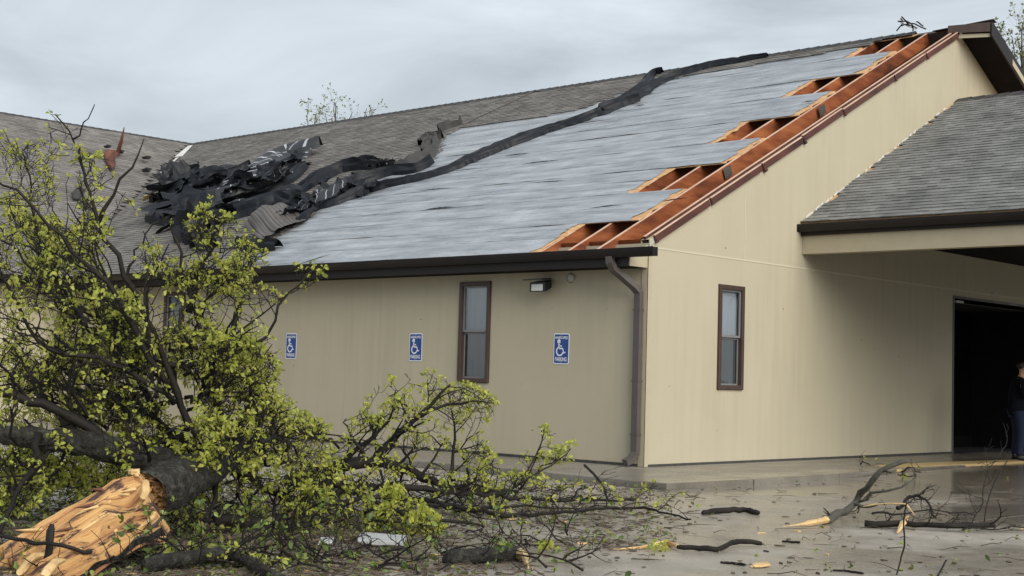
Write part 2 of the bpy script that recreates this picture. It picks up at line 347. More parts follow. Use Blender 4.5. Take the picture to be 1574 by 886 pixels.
def concrete(name, dry, wet, seed):
    m = bpy.data.materials.new(name); m.use_nodes = True
    n = m.node_tree; lk = n.links.new; b = n.nodes['Principled BSDF']
    g = n.nodes.new('ShaderNodeNewGeometry')
    def noi(scale, det, ro=0.6, st=(1, 1, 1)):
        mp = n.nodes.new('ShaderNodeMapping'); mp.inputs['Scale'].default_value = st; mp.inputs['Location'].default_value = (seed, seed, 0); lk(g.outputs['Position'], mp.inputs[0])
        q = n.nodes.new('ShaderNodeTexNoise'); q.inputs['Scale'].default_value = scale; q.inputs['Detail'].default_value = det; q.inputs['Roughness'].default_value = ro; lk(mp.outputs[0], q.inputs['Vector']); return q.outputs[0]
    def mr(s, a, bb, c=0.0, d=1.0):
        q = n.nodes.new('ShaderNodeMapRange'); q.inputs[1].default_value = a; q.inputs[2].default_value = bb; q.inputs[3].default_value = c; q.inputs[4].default_value = d; lk(s, q.inputs[0]); return q.outputs[0]
    def mth(op, a, c):
        q = n.nodes.new('ShaderNodeMath'); q.operation = op; lk(a, q.inputs[0])
        if isinstance(c, (int, float)): q.inputs[1].default_value = c
        else: lk(c, q.inputs[1])
        q.use_clamp = True; return q.outputs[0]
    # standing water lies in the low strip beside the entrance drive
    sx = n.nodes.new('ShaderNodeSeparateXYZ'); lk(g.outputs['Position'], sx.inputs[0])
    low = mth('MULTIPLY', mr(sx.outputs[1], -4.5, 3.0), mr(sx.outputs[0], 1.2, 2.6))
    wetn = mr(noi(0.5, 5, 0.6, (1.0, 0.6, 1)), 0.34, 0.56)
    wetm = mth('ADD', mth('MULTIPLY', wetn, 0.62), mth('MULTIPLY', low, 0.7))
    c1 = n.nodes.new('ShaderNodeMixRGB'); c1.inputs[1].default_value = (*dry, 1); c1.inputs[2].default_value = (*wet, 1); lk(wetm, c1.inputs[0])
    f = mr(noi(38, 6, 0.7), 0.25, 0.75, 0.72, 1.25)
    f2 = mr(noi(2.6, 6, 0.65), 0.3, 0.7, 0.78, 1.2)
    c2 = n.nodes.new('ShaderNodeMixRGB'); c2.blend_type = 'MULTIPLY'; c2.inputs[0].default_value = 1; lk(c1.outputs[0], c2.inputs[1]); lk(f, c2.inputs[2])
    c3 = n.nodes.new('ShaderNodeMixRGB'); c3.blend_type = 'MULTIPLY'; c3.inputs[0].default_value = 1; lk(c2.outputs[0], c3.inputs[1]); lk(f2, c3.inputs[2])
    lk(c3.outputs[0], b.inputs['Base Color'])
    ro = mr(wetm, 0.15, 0.85, 0.5, 0.11); lk(ro, b.inputs['Roughness'])
    bp = n.nodes.new('ShaderNodeBump'); bp.inputs['Distance'].default_value = 0.006
    lk(mr(wetm, 0.3, 0.85, 0.6, 0.06), bp.inputs['Strength']); lk(noi(30, 6, 0.7), bp.inputs['Height']); lk(bp.outputs[0], b.inputs['Normal'])
    return m
m_conc = concrete('wet_concrete', (0.40, 0.365, 0.315), (0.185, 0.158, 0.126), 0.0)
m_walk = concrete('damp_sidewalk', (0.25, 0.23, 0.195), (0.13, 0.115, 0.095), 5.0)
m_under_conc = M('joint_dirt', [(0.04, 0.035, 0.028)], 0.9)

# ================================================================ ground
gm = MB(); gm.grid(lambda u, v: (-900 + 1800 * u, -900 + 1800 * v, -0.26), 4, 4)
g = gm.build('ground', m_ground); g['kind'] = 'structure'
def pave_z(x, y):
    """the drive rises gently to meet the floor under the canopy"""
    t = max(0.0, min(1.0, (y - 1.0) / 6.0)); t = t * t * (3 - 2 * t)
    return -0.085 + 0.07 * t
pv = MB(); pv.box(-15.9, 40, -40, 30, -0.25, -0.16)
pave = pv.build('pavement', m_under_conc); pave['kind'] = 'structure'
XJ = [-15.9, -9.9, -5.9, -1.9, 2.12, 6.05, 9.95, 13.9, 18, 24]
YJ = [-34, -26, -18, -14, -10, -6.1, -2.3, 1.6, 5.5, 9.5, 13.5, 17.5, 21]
def slab(x0, x1, y0, y1):
    s = MB(); n = 4; gp = 0.008
    x0 += gp; x1 -= gp; y0 += gp; y1 -= gp
    def fn(u, v): 
        x = x0 + (x1 - x0) * u; y = y0 + (y1 - y0) * v
        return (x, y, pave_z(x, y))
    s.grid(fn, n, n)
    s.uv = {}
    ring = [(x0, y0), (x1, y0), (x1, y1), (x0, y1)]
    for k in range(4):
        a, b = ring[k], ring[(k + 1) % 4]
        s.quad((*a, -0.2), (*b, -0.2), (*b, pave_z(*b)), (*a, pave_z(*a)))
    s.build('slab', m_conc, pave)
for i in range(len(XJ) - 1):
    for j in range(len(YJ) - 1):
        x0, x1, y0, y1 = XJ[i], XJ[i + 1], YJ[j], YJ[j + 1]
        if x1 <= 2.2 and y1 > -2.2: continue
        slab(x0, x1, y0, y1)
# sidewalk: raised slab round the corner, sections parted by joints
swm = MB(); swm.box(-16, 2.0, -2.1, -0.3, -0.2, -0.1); swm.box(0.1, 2.0, -0.2, 18, -0.2, -0.1)
sw = swm.build('sidewalk', m_under_conc); sw['kind'] = 'structure'
def walk(poly):
    s = MB(); s.prism([(x, y, -0.19) for x, y in poly], (0, 0, 0.185)); o = s.build('slab', m_walk, sw)
    bv = o.modifiers.new('b', 'BEVEL'); bv.width = 0.012; bv.segments = 2
for i in range(10):
    x1 = -0.02 - i * 1.6; walk([(x1 - 1.588, -2.10), (x1, -2.10), (x1, 0.03), (x1 - 1.588, 0.03)])
walk([(-0.008, -2.12), (2.06, -2.24), (2.17, -0.55), (-0.008, -0.3)])
walk([(0.004, -0.28), (2.172, -0.53), (2.16, 1.6), (0.004, 1.6)])
walk([(0.004, 1.612), (2.16, 1.612), (1.95, 3.6), (0.004, 3.6)])
for j in range(8):
    y0 = 3.612 + j * 1.8; walk([(0.004, y0), (1.95 , y0), (1.95, y0 + 1.788), (0.004, y0 + 1.788)])

# ================================================================ building
bld = thing('building', 'tan stucco building with storm-stripped grey roof, bare rafters and dark gutters', 'building', (0, 0, 0))
WIN_W, WZ0, WZ1 = 0.679, 1.0976, 2.6872
front_wins = [(-3.7246, -3.0458), (-11.95, -11.27)]
gable_win = (1.732, 2.411)
DOOR = (9.49, 13.2, 2.985)
def wall_cells(us, vs, openings, P):
    s = MB()
    for i in range(len(us) - 1):
        for j in range(len(vs) - 1):
            uc, vc = (us[i] + us[i + 1]) / 2, (vs[j] + vs[j + 1]) / 2
            if any(a < uc < b and c < vc < d for a, b, c, d in openings): continue
            s.quad(P(us[i], vs[j], 0), P(us[i + 1], vs[j], 0), P(us[i + 1], vs[j + 1], 0), P(us[i], vs[j + 1], 0))
    for a, b, c, d in openings:
        D = 0.11
        for (p, q) in (((a, c), (a, d)), ((b, c), (b, d)), ((a, d), (b, d)), ((a, c), (b, c))):
            s.quad(P(*p, 0), P(*q, 0), P(*q, D), P(*p, D))
    return s
ops = [(a, b, WZ0, WZ1) for a, b in front_wins]
us = sorted({-16.0, 0.0, *[q for o in ops for q in o[:2]]}); vs = [-0.1, WZ0, WZ1, 3.15]
fw = wall_cells(us, vs, ops, lambda u, v, d: (u, d, v)); fw.build('wall', m_wall, bld, label='long tan wall under the gutter')
ZC = 3.094
ops = [(*gable_win, WZ0, WZ1), (DOOR[0], DOOR[1], -0.1, DOOR[2])]
us = sorted({0.0, 19.5, *[q for o in ops for q in o[:2]]}); vs = [-0.1, WZ0, WZ1, DOOR[2], ZC]
gw = wall_cells(us, vs, ops, lambda u, v, d: (-d, u, v))
YR = 9.75; ZR = roof_z(YR)
gw.add([(0, 0, ZC), (0, 19.5, ZC), (0, 19.5, 3.2), (0, YR, ZR - 0.07), (0, 0, 3.2)], [(0, 1, 2, 3, 4)])
# inner skin so the attic is closed
gw.add([(-0.14, 0, ZC), (-0.14, 19.5, ZC), (-0.14, 19.5, 3.2), (-0.14, YR, ZR - 0.07), (-0.14, 0, 3.2)], [(0, 1, 2, 3, 4)])
gw.quad((0, 0, 3.2), (-0.14, 0, 3.2), (-0.14, YR, ZR - 0.07), (0, YR, ZR - 0.07))
gw.build('gable_wall', m_wall, bld, label='lighter tan gable end wall')
s = MB(); s.quad((-26, 19.5, -0.1), (0, 19.5, -0.1), (0, 19.5, 3.2), (-26, 19.5, 3.2)); s.build('wall', m_wall, bld)
# horizontal and vertical panel joints on the gable
s = MB(); s.box(0.0, 0.006, 0.02, DOOR[1] + 5, ZC - 0.011, ZC + 0.011); s.box(0.0, 0.005, 2.405, 2.418, ZC + 0.011, 4.45); s.box(0.0, 0.005, 10.322, 10.334, ZC + 0.011, 6.5)
s.build('joint_strip', m_joint, bld)
s = MB(); a = 0.10
s.prism([(0.004, 0.0, 3.2 - a), (0.004, YR, ZR - 0.07 - a), (0.004, YR, ZR - 0.072), (0.004, 0.0, 3.198)], (0.012, 0, 0)); s.build('rake_band', m_band, bld)
s = MB(); s.box(-0.012, 0.012, -0.014, -0.002, 0.0, 3.08); s.box(0.002, 0.014, -0.014, 0.07, 0.0, 3.08); s.box(-0.10, -0.0121, -0.014, -0.002, 0.0, 2.8)
s.build('corner_board', m_trim, bld)
s = MB(); s.box(-15.9, 0.01, -0.012, -0.0015, -0.02, 0.035); s.box(0.0015, 0.012, 0.072, DOOR[0] - 0.02, -0.02, 0.03)
s.build('base_flashing', m_shdark, bld)

def window(u0, axis, lab, kind):
    """narrow single-hung window; axis 0 = front wall (runs along x), 1 = gable wall (runs along y)"""
    def P(u, d, z): return (u0 + u, d, z) if axis == 0 else (-d, u0 + u, z)
    def bx(s, a, b, d0, d1, z0, z1, mi=0):
        p, q = P(a, d0, z0), P(b, d1, z1); s.box(min(p[0], q[0]), max(p[0], q[0]), min(p[1], q[1]), max(p[1], q[1]), z0, z1, mi)
    W, z0, z1 = WIN_W, WZ0, WZ1
    e = MB(); t = 0.072
    bx(e, 0.004, t, -0.035, 0.09, z0 + 0.004, z1 - 0.004); bx(e, W - t, W - 0.004, -0.035, 0.09, z0 + 0.004, z1 - 0.004)
    bx(e, t, W - t, -0.033, 0.088, z1 - t, z1 - 0.005); bx(e, t, W - t, -0.033, 0.088, z0 + 0.005, z0 + t)
    f = e.build('window', m_frame, bld, label=lab)
    bv = f.modifiers.new('b', 'BEVEL'); bv.width = 0.006; bv.segments = 2; bv.limit_method = 'ANGLE'
    zm = z0 + 0.5 * (z1 - z0) + 0.0
    q = MB(); r = 0.026; a, b = t + 0.001, W - t - 0.001
    bx(q, a, a + r, 0.0, 0.03, zm, z1 - t - 0.001); bx(q, b - r, b, 0.0, 0.03, zm, z1 - t - 0.001); bx(q, a + r, b - r, 0.001, 0.029, z1 - t - r, z1 - t - 0.001); bx(q, a + r, b - r, -0.006, 0.029, zm, zm + 0.034)
    q.build('sash', m_sash, f)
    q = MB(); bx(q, a, a + r * .7, 0.034, 0.06, z0 + t + 0.001, zm - 0.002); bx(q, b - r * .7, b, 0.034, 0.06, z0 + t + 0.001, zm - 0.002); bx(q, a + r * .7, b - r * .7, 0.035, 0.059, z0 + t + 0.001, z0 + t + r); bx(q, a + r * .7, b - r * .7, 0.035, 0.059, zm - 0.03, zm - 0.002)
    q.build('sash', m_sash, f)
    q = MB(); q.quad(P(a + r, 0.015, zm + 0.034), P(b - r, 0.015, zm + 0.034), P(b - r, 0.015, z1 - t - r), P(a + r, 0.015, z1 - t - r)); q.build('pane', m_glass, f)
    q = MB(); q.quad(P(a, 0.047, z0 + t), P(b, 0.047, z0 + t), P(b, 0.047, zm - 0.01), P(a, 0.047, zm - 0.01)); q.build('pane', m_glass, f)
    q = MB(); q.quad(P(a, 0.072, zm), P(b, 0.072, zm), P(b, 0.072, z1 - t), P(a, 0.072, z1 - t)); q.build('blind_or_reflection', m_blind_reflection if kind == 'blind_or_reflection' else m_screen, f)
    q = MB(); q.quad(P(a, 0.07, z0 + t), P(b, 0.07, z0 + t), P(b, 0.07, zm), P(a, 0.07, zm)); q.build('insect_screen', m_screen, f)
window(front_wins[0][0], 0, 'narrow brown window between two blue signs', 'blind_or_reflection')
window(front_wins[1][0], 0, 'narrow brown window behind the fallen tree', 'blind_or_reflection')
window(gable_win[0], 1, 'narrow brown window on the gable end', 'blind_or_reflection')  # pale sheet here stands in for sky reflected in the upper pane

# eaves of the long wall
def gutter_profile(z):
    return [(0.0, z - 0.125), (-0.075, z - 0.125), (-0.10, z - 0.085), (-0.115, z - 0.045), (-0.122, z - 0.0), (-0.108, z + 0.004), (-0.1, z - 0.03), (-0.085, z - 0.07), (-0.07, z - 0.108), (-0.012, z - 0.108), (-0.012, z + 0.0), (0.0, z)]
EY = -0.45
GZ = 3.035
s = MB(); pr = gutter_profile(GZ)
s.prism([(-15.4, EY + y, z) for y, z in pr], (15.4 + 0.50, 0, 0)); s.box(0.495, 0.503, EY - 0.118, EY - 0.002, GZ - 0.12, GZ - 0.004)
for k in range(26):
    x = 0.3 - k * 0.61; s.box(x - 0.012, x + 0.012, EY - 0.1, EY - 0.004, GZ - 0.012, GZ - 0.008)
gt = s.build('gutter', m_bronze, bld)
s = MB(); s.box(-15.4, -0.02, EY + 0.003, EY + 0.028, 2.79, 2.99); s.build('fascia', m_bronze, bld)
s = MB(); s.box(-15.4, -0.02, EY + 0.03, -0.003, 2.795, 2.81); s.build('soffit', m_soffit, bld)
s = MB(); s.prism([(-0.018, EY + 0.03, 2.796), (-0.018, -0.016, 2.796), (-0.018, -0.016, 3.12), (-0.018, EY + 0.03, 2.98)], (0.016, 0, 0)); s.build('eave_return', m_trim, bld)
# downspout with two bends and a kick-out
def rect_pipe(s, pts, w, d):
    pts = [Vector(p) for p in pts]; vs = []
    for i, p in enumerate(pts):
        t = (pts[min(i + 1, len(pts) - 1)] - pts[max(i - 1, 0)]).normalized()
        a = Vector((1, 0, 0)); a = (a - t * a.dot(t)).normalized(); b = t.cross(a)
        for (m, q) in ((-1, -1), (-.3, -1), (-.3, -.82), (.3, -.82), (.3, -1), (1, -1), (1, 1), (-1, 1)): vs.append(p + a * (m * w / 2) + b * (q * d / 2))
    fs = [(i * 8 + k, i * 8 + (k + 1) % 8, (i + 1) * 8 + (k + 1) % 8, (i + 1) * 8 + k) for i in range(len(pts) - 1) for k in range(8)]
    s.add(vs, fs + [tuple(range(8)), tuple(range((len(pts) - 1) * 8, len(pts) * 8))])
s = MB(); rect_pipe(s, [(-0.29, -0.505, 2.93), (-0.285, -0.5, 2.84), (-0.26, -0.46, 2.76), (-0.13, -0.14, 2.52), (-0.105, -0.075, 2.44), (-0.105, -0.07, 2.3), (-0.108, -0.07, 0.28), (-0.108, -0.075, 0.19), (-0.125, -0.13, 0.10), (-0.15, -0.24, 0.055)], 0.105, 0.085)
ds = s.build('downspout', m_spout, bld)
for z in (2.2, 1.2, 0.45):
    s = MB(); s.box(-0.168, -0.048, -0.117, -0.003, z - 0.015, z + 0.015); s.build('strap', m_spout, ds)

# ---------------------------------------------------------------- main roof
roof = part('roof', bld)
ROWS = [(-0.47, 0.60, -1.70), (0.60, 1.80, -0.66), (1.80, 2.86, -1.71), (2.86, 3.98, -0.66), (3.98, 5.06, -1.70), (5.06, 6.33, -0.70), (6.33, 7.30, -1.74), (7.30, 8.62, -0.74), (8.62, 9.62, -1.80)]
def rp(x, y, h=0.0): return Vector((x, y, roof_z(y))) + ROOF_N * h
for i, (y0, y1, xr) in enumerate(ROWS):
    # sheathing: 2.44 m boards with butt joints
    x = xr
    xs = [xr]
    while x > -25: x -= 2.44; xs.append(max(x, -25.2 + 0.0))
    for a, b in zip(xs[:-1], xs[1:]):
        if b < -14 - y0 * 0 and a < -15.5 - 0: 
            pass
        s = MB(); nn = 12; top = []; edge = (a == xr)
        # ragged right-hand end where the board snapped
        poly = [(b + 0.003, y0 + 0.003), (a - 0.003, y0 + 0.003)]
        if edge:
            poly = [(b + 0.003, y0 + 0.003)] + [(xr + 0.10 * jag(k * 0.55 + i * 9) - (0.10 if k in (0, nn) else 0) * 0 , y0 + 0.003 + (y1 - y0 - 0.006) * k / nn) for k in range(nn + 1)] + [(b + 0.003, y1 - 0.003)]
        else: poly = [(b + 0.003, y0 + 0.003), (a - 0.003, y0 + 0.003), (a - 0.003, y1 - 0.003), (b + 0.003, y1 - 0.003)]
        if poly[0][0] < -22: continue
        s.prism([rp(px, py, -0.014) for px, py in poly], ROOF_N * 0.014, 0)
        s.build('sheathing_board', m_osb, roof)
# the narrow strip of boards left along the ridge
s = MB(); s.prism([rp(-25, 9.62, -0.014), rp(-0.95, 9.62, -0.014), rp(-0.9, YR, -0.014), rp(-25, YR, -0.014)], ROOF_N * 0.012); s.build('sheathing_board', m_osb, roof)
# grey underlayment laid in lapped courses, wrinkled, torn at the gable side
def xr_at(i): return ROWS[i][2]
for i, (y0, y1, xr) in enumerate(ROWS):
    for half in (0, 1):
        ya, yb = (y0, (y0 + y1) / 2) if half == 0 else ((y0 + y1) / 2, y1)
        xl = -11.8
        def fn(u, v, ya=ya, yb=yb, xr=xr, i=i, half=half):
            y = ya + (yb - ya) * v * 1.06
            y = min(y, y1 - 0.004) if half else y
            tear = 0.06 + 0.16 * abs(jag(y * 2.3 + i * 5.1)) + (0.22 if (v < 0.25 and half == 0) else 0) * abs(jag(y * 9))
            u2 = 1 - (1 - u) ** 1.6
            x = xl + (xr - tear - xl) * u2
            wr = 0.009 * nz(x * 0.9, y * 9.0, i) + 0.006 * max(0, nz((x + y * 1.3) * 1.2, (y - x * .4) * .8, 3 + i)) + 0.006 * nz(x * 2.4 + 5, y * 16, i) + 0.014 * max(0, nz(x * 0.35, y * 2.2, 7 + i))
            lap = 0.002 * (1 - v); y += (.03 * jag(x * .5, i + half) if v == 0 and 0 < i else 0)
            if v == 0: wr += 0.002 * abs(nz(x * 1.7, i, 2)) + 0.010 * max(0, nz(x * 0.8, i * 3.1 + half, 5.0) - 0.3)
            return rp(x, y, 0.006 + lap + max(0, wr) )
        s = MB(); s.grid(fn, 150, 10); s.uv = {}; s.build('underlayment_sheet', m_under, roof, smooth=True)
# lifted laps and small tears in the sheet (dark gaps with a curled lip)
tears = [((800, 254), (862, 247)), ((654, 323), (700, 319)), ((774, 241), (815, 237)), ((975, 165), (992, 162)), ((812, 283), (872, 279)), ((1231, 159), (1258, 156)), ((445, 413), (512, 391)), ((640, 295), (700, 290)), ((1015, 312), (1060, 305)), ((905, 322), (960, 316))]
for k, (p, q) in enumerate(tears):
    A, B = on_roof(*p, 0.02), on_roof(*q, 0.02); up = Vector((0, 1, SL)).normalized(); wd = 0.014 if k < 4 else 0.007
    def fn(u, v): 
        b = math.sin(math.pi * min(1, max(0, u))) * (0.55 + 0.6 * abs(jag(u * 3.1 + k * 2.2)))
        return A.lerp(B, u) + up * ((v - .5) * 2 * wd * b * (1 + .8 * jag(u * 6 + k))) + ROOF_N * (0.012 + 0.02 * b * v * v)
    s = MB(); s.grid(fn, 22, 3); s.uv = {}; s.build('torn_lap', m_felt, roof)
# rafters: pale nailed edge on top, orange faces
for k, x in enumerate((-0.62, -1.165, -1.71, -2.26, -2.8, -3.35)):
    s = MB(); t, h = 0.021, 0.235; ya, yb = -0.44, YR - 0.02
    sk = -0.10 if k < 3 else 0     # the storm pushed the loose tops a little inward
    for (h0, h1, tt, mi) in ((-0.016 - h, -0.024, t, 0), (-0.0235, -0.0155, t * 0.99, 1)):
        a = [rp(x - tt, ya, h0), rp(x + tt, ya, h0), rp(x + tt, ya, h1), rp(x - tt, ya, h1)]
        b = [rp(x - tt + sk, yb, h0), rp(x + tt + sk, yb, h0), rp(x + tt + sk, yb, h1), rp(x - tt + sk, yb, h1)]
        s.add(a + b, [(0, 1, 2, 3), (7, 6, 5, 4), (0, 4, 5, 1), (1, 5, 6, 2), (2, 6, 7, 3), (3, 7, 4, 0)], mi)
    s.build('rafter', [m_rafter, m_raftop], roof)
# blocking boards between rafter tails and the sub-fascia
s = MB(); s.prism([rp(-2.7, -0.445, -0.24), rp(-0.04, -0.445, -0.24), rp(-0.04, -0.445, -0.05), rp(-2.7, -0.445, -0.05)], (0, 0.025, 0)); s.build('sub_fascia', m_rafter, roof)
for x in (-0.34, -0.89, -1.44):
    s = MB(); s.prism([rp(x - 0.25, 0.02, -0.24), rp(x + 0.25, 0.02, -0.24), rp(x + 0.25, 0.02, -0.07), rp(x - 0.25, 0.02, -0.07)], (0, 0.035, 0)); s.build('blocking', m_rafter, roof)
# gable truss chord standing just above the wall top
s = MB(); x = -0.075
for (h0, h1, tt, mi) in ((-0.25, -0.022, 0.021, 0), (-0.0215, -0.014, 0.0205, 1)):
    a = [rp(x - tt, -0.02, h0), rp(x + tt, -0.02, h0), rp(x + tt, -0.02, h1), rp(x - tt, -0.02, h1)]
    b = [rp(x - tt, YR, h0), rp(x + tt, YR, h0), rp(x + tt, YR, h1), rp(x - tt, YR, h1)]
    s.add(a + b, [(0, 1, 2, 3), (7, 6, 5, 4), (0, 4, 5, 1), (1, 5, 6, 2), (2, 6, 7, 3), (3, 7, 4, 0)], mi)
s.build('rafter', [m_rake, m_raftop], roof)
# metal connector plates on the near rafter
for y in (2.75, 5.6):
    s = MB(); s.prism([rp(-0.597, y - 0.1, -0.2), rp(-0.597, y + 0.1, -0.2), rp(-0.597, y + 0.1, -0.03), rp(-0.597, y - 0.1, -0.03)], (0.004, 0, 0)); s.build('connector_plate', m_spout, roof)
# remains of the rake board along the wall top: broken lengths, each a little askew
yb = 0.05
k = 0
while yb < 9.3:
    Ln = rn(1.1, 1.75); ye = min(yb + Ln, 9.55); dz = rn(-0.012, 0.014); tw = rn(-0.012, 0.012)
    s = MB()
    for (h0, h1, w_, mi) in ((-0.14, -0.035, 0.032, 0), (-0.0345, -0.024, 0.034, 1)):
        a = [rp(0.018, yb, h0 + dz), rp(0.018 + w_, yb, h0 + dz), rp(0.018 + w_, yb, h1 + dz), rp(0.018, yb, h1 + dz)]
        b = [rp(0.018 + tw * .3, ye, h0 + dz + tw), rp(0.018 + w_, ye, h0 + dz + tw), rp(0.018 + w_, ye, h1 + dz + tw), rp(0.018 + tw * .3, ye, h1 + dz + tw)]
        s.add(a + b, [(0, 1, 2, 3), (7, 6, 5, 4), (0, 4, 5, 1), (1, 5, 6, 2), (2, 6, 7, 3), (3, 7, 4, 0)], mi)
    s.build('rake_board', [m_rake, m_raftop], roof)
    zz = rn(0, .05); s = MB(); s.prism([rp(0.02, yb + 0.02, -0.155 - zz), rp(0.02, yb + 0.05 + zz, -0.15 - zz), rp(0.02, yb + 0.045, -0.09), rp(0.02, yb + 0.01, -0.09)], (0.035, 0, 0)); s.build('lookout_stub', m_rake, roof)
    yb = ye + rn(0.02, 0.07); k += 1
# scraps of board still nailed by the lower corner
for (y, x0, x1, c) in ((0.35, -0.6, -0.06, m_osb), (1.72, -0.62, -0.42, m_osb), (3.95, -0.62, -0.45, m_osb), (6.3, -0.64, -0.48, m_osb)):
    pass
# attic floor and far slope
s = MB(); s.box(-24, -0.16, 0.05, 19.4, 2.86, 2.88); s.build('ceiling_panel', m_room, bld)  # attic shade is put into this panel's near-black colour
s = MB(); s.prism([(-0.142, YR, ZR), (-0.142, 19.95, ZR - SL * 10.2), (-0.142, 19.95, ZR - SL * 10.2 - 0.03), (-0.142, YR, ZR - 0.03)], (-30, 0, 0)); s.build('far_slope', m_shingle, roof)
# the surviving overhang beyond the peak
OV = 0.60
s = MB(); s.prism([(-0.14, YR - 0.02, ZR + 0.015), (-0.14, 19.95, ZR - SL * 10.2 + 0.012), (-0.14, 19.95, ZR - SL * 10.2 - 0.02), (-0.14, YR - 0.02, ZR - 0.017)], (OV + 0.14, 0, 0)); s.build('overhang', m_rake, roof)
s = MB(); s.prism([(0.004, YR + 0.02, ZR - 0.2), (0.004, 19.9, ZR - SL * 10.15 - 0.2), (0.004, 19.9, ZR - SL * 10.15 - 0.185), (0.004, YR + 0.02, ZR - 0.185)], (OV - 0.03, 0, 0)); s.build('soffit', m_soffit, roof)
s = MB(); s.prism([(OV, YR - 0.03, ZR - 0.25), (OV, 19.95, ZR - SL * 10.2 - 0.25), (OV, 19.95, ZR - SL * 10.2 + 0.03), (OV, YR - 0.03, ZR + 0.04)], (0.03, 0, 0)); s.build('rake_board', m_bronze, roof)
s = MB(); s.prism([(OV + 0.032, YR + 0.9, ZR - 0.45 - 0.22), (OV + 0.032, 19.9, ZR - SL * 10.15 - 0.22), (OV + 0.032, 19.9, ZR - SL * 10.15 - 0.12), (OV + 0.032, YR + 0.9, ZR - 0.45 - 0.10)], (0.008, 0, 0)); s.build('trim_strip', m_trim, roof)
s = MB(); s.prism([(-0.12, YR - 0.32, ZR - 0.165), (OV, YR - 0.05, ZR - 0.18), (OV, YR - 0.05, ZR + 0.0), (-0.12, YR - 0.32, ZR - 0.02)], (0, 0.03, 0)); s.build('broken_fascia', m_frame, roof)
s = MB(); s.prism([(0.03, YR - 0.21, ZR - 0.265), (OV - 0.02, YR - 0.0, ZR - 0.27), (OV - 0.02, YR - 0.0, ZR - 0.2), (0.03, YR - 0.21, ZR - 0.19)], (0, 0.02, 0)); s.build('trim_strip', m_trim, roof)
s = MB(); s.prism([(-0.5, YR - 0.2, ZR - 0.05), (OV + 0.06, YR - 0.03, ZR + 0.045), (OV + 0.06, YR + 0.12, ZR + 0.01), (-0.5, YR + 0.1, ZR - 0.02)], (0, 0, 0.014)); s.build('ridge_flap', m_ridge, roof)

# ---------------------------------------------------------------- shingles
def shingle_field(s, O, U, V, N, inside, umax, vmax, w0, w1, expo, th=0.011, each=None):
    c = 0; v = 0.0
    while v < vmax:
        u = -rn(0, w1)
        while u < umax:
            w_ = rn(w0, w1)
            if inside(u + w_ / 2, v + expo / 2):
                d = rn(0, 0.012) ; t = th * rn(0.6, 1.5); g_ = 0.003
                a, b = u + g_, u + w_ - g_
                lo, hi = v - d, v + expo + 0.02
                pts = [O + U * a + V * lo, O + U * b + V * lo, O + U * b + V * lo + N * (t + .004), O + U * a + V * lo + N * (t + .004), O + U * b + V * hi + N * .002, O + U * a + V * hi + N * .002]
                fs = [(0, 1, 2, 3), (3, 2, 4, 5), (0, 3, 5), (1, 4, 2)]
                if each is not None: each.append((pts, fs))
                else: s.add(pts, fs)
            u += w_
        v += expo; c += 1
UX = Vector((-1, 0, 0)); VR = Vector((0, 1, SL)).normalized()
LV = VR.y
def interp(x, xs, ys): return float(np.interp(x, xs, ys))
def xb(y):
    return interp(y, [-0.5, 0.1, 0.9, 2, 3.5, 4.4, 4.5, 5.2, 6.8, 7.2, 7.3, 7.45, 8.6, 9.0, 9.3, 9.8], [-8.0, -9.6, -9.7, -10, -10.4, -10.7, -9.7, -9.8, -11.2, -11.0, -8.2, -7.6, -6.9, -6.2, -1.9, -1.0])
XV, VZ = -25.45, ZR                 # wing ridge line x and height
def main_in(u, v):
    x = -u - 0.9; y = -0.52 + v * LV
    if y > YR - 0.03: return False
    if x < -15.45 - (y + 0.5): return False      # beyond the valley
    return x < xb(y) + 0.25 * jag(y * 2.0, 2.0) - (0.25 * abs(jag(x * 1.3)) if y > 8.5 else 0)
s = MB(); shingle_field(s, rp(-0.9, -0.52, 0.02), UX, VR, ROOF_N, main_in, 26, 11.6, 0.16, 0.33, 0.145)
s.build('shingles', m_shingle, roof, kind='stuff', label='weathered grey-brown shingles still lying on the main slope')
# ridge caps
s = MB(); x = -0.95
while x > -25.4:
    for sg in (1,):
        s.add([(x, YR - 0.15, roof_z(YR - 0.15) + 0.045), (x - 0.27, YR - 0.15, roof_z(YR - 0.15) + 0.03), (x - 0.27, YR, ZR + 0.05), (x, YR, ZR + 0.065), (x - 0.27, YR + 0.15, ZR - 0.035), (x, YR + 0.15, ZR - 0.02), (x, YR - 0.15, roof_z(YR - 0.15) + 0.02), (x, YR, ZR + 0.03)],
              [(0, 1, 2, 3), (3, 2, 4, 5), (0, 3, 7, 6)])
    x -= 0.24
s.build('ridge_cap', m_ridge, roof)

# wing roof, its slope facing the yard
wing = part('wing_roof', bld)
WS = (VZ - 3.03) / (XV + 15.45) * -1    # metres of fall per metre
UW = Vector((0, -1, 0)); VW = Vector((-1, 0, WS)).normalized(); NW = Vector((WS, 0, 1)).normalized()
OW = Vector((-15.4, YR, 3.03 - 0.02))
s = MB(); s.prism([(-15.45, -9, 3.03), (-15.45, -0.52, 3.03), (XV, YR, VZ), (XV, -9, VZ)], -NW * 0.03); s.build('deck', m_shdark, wing)
s = MB(); s.prism([(XV, -9, VZ), (XV, 19, VZ), (XV - 10, 19, VZ - 5), (XV - 10, -9, VZ - 5)], -NW * 0.03); s.build('far_slope', m_shingle, wing)
def wing_in(u, v):
    y = YR - u; x = -15.4 - v * abs(VW.x)
    if x < XV + 0.02 or y < -4.5: return False
    return (x + 15.45) > -(y + 0.5) - 0.02 if False else (y + 0.5) < -(x + 15.45) + 0.02
s = MB(); shingle_field(s, OW + NW * 0.02, UW, VW, NW, wing_in, 14.5, 11.6, 0.18, 0.36, 0.145)
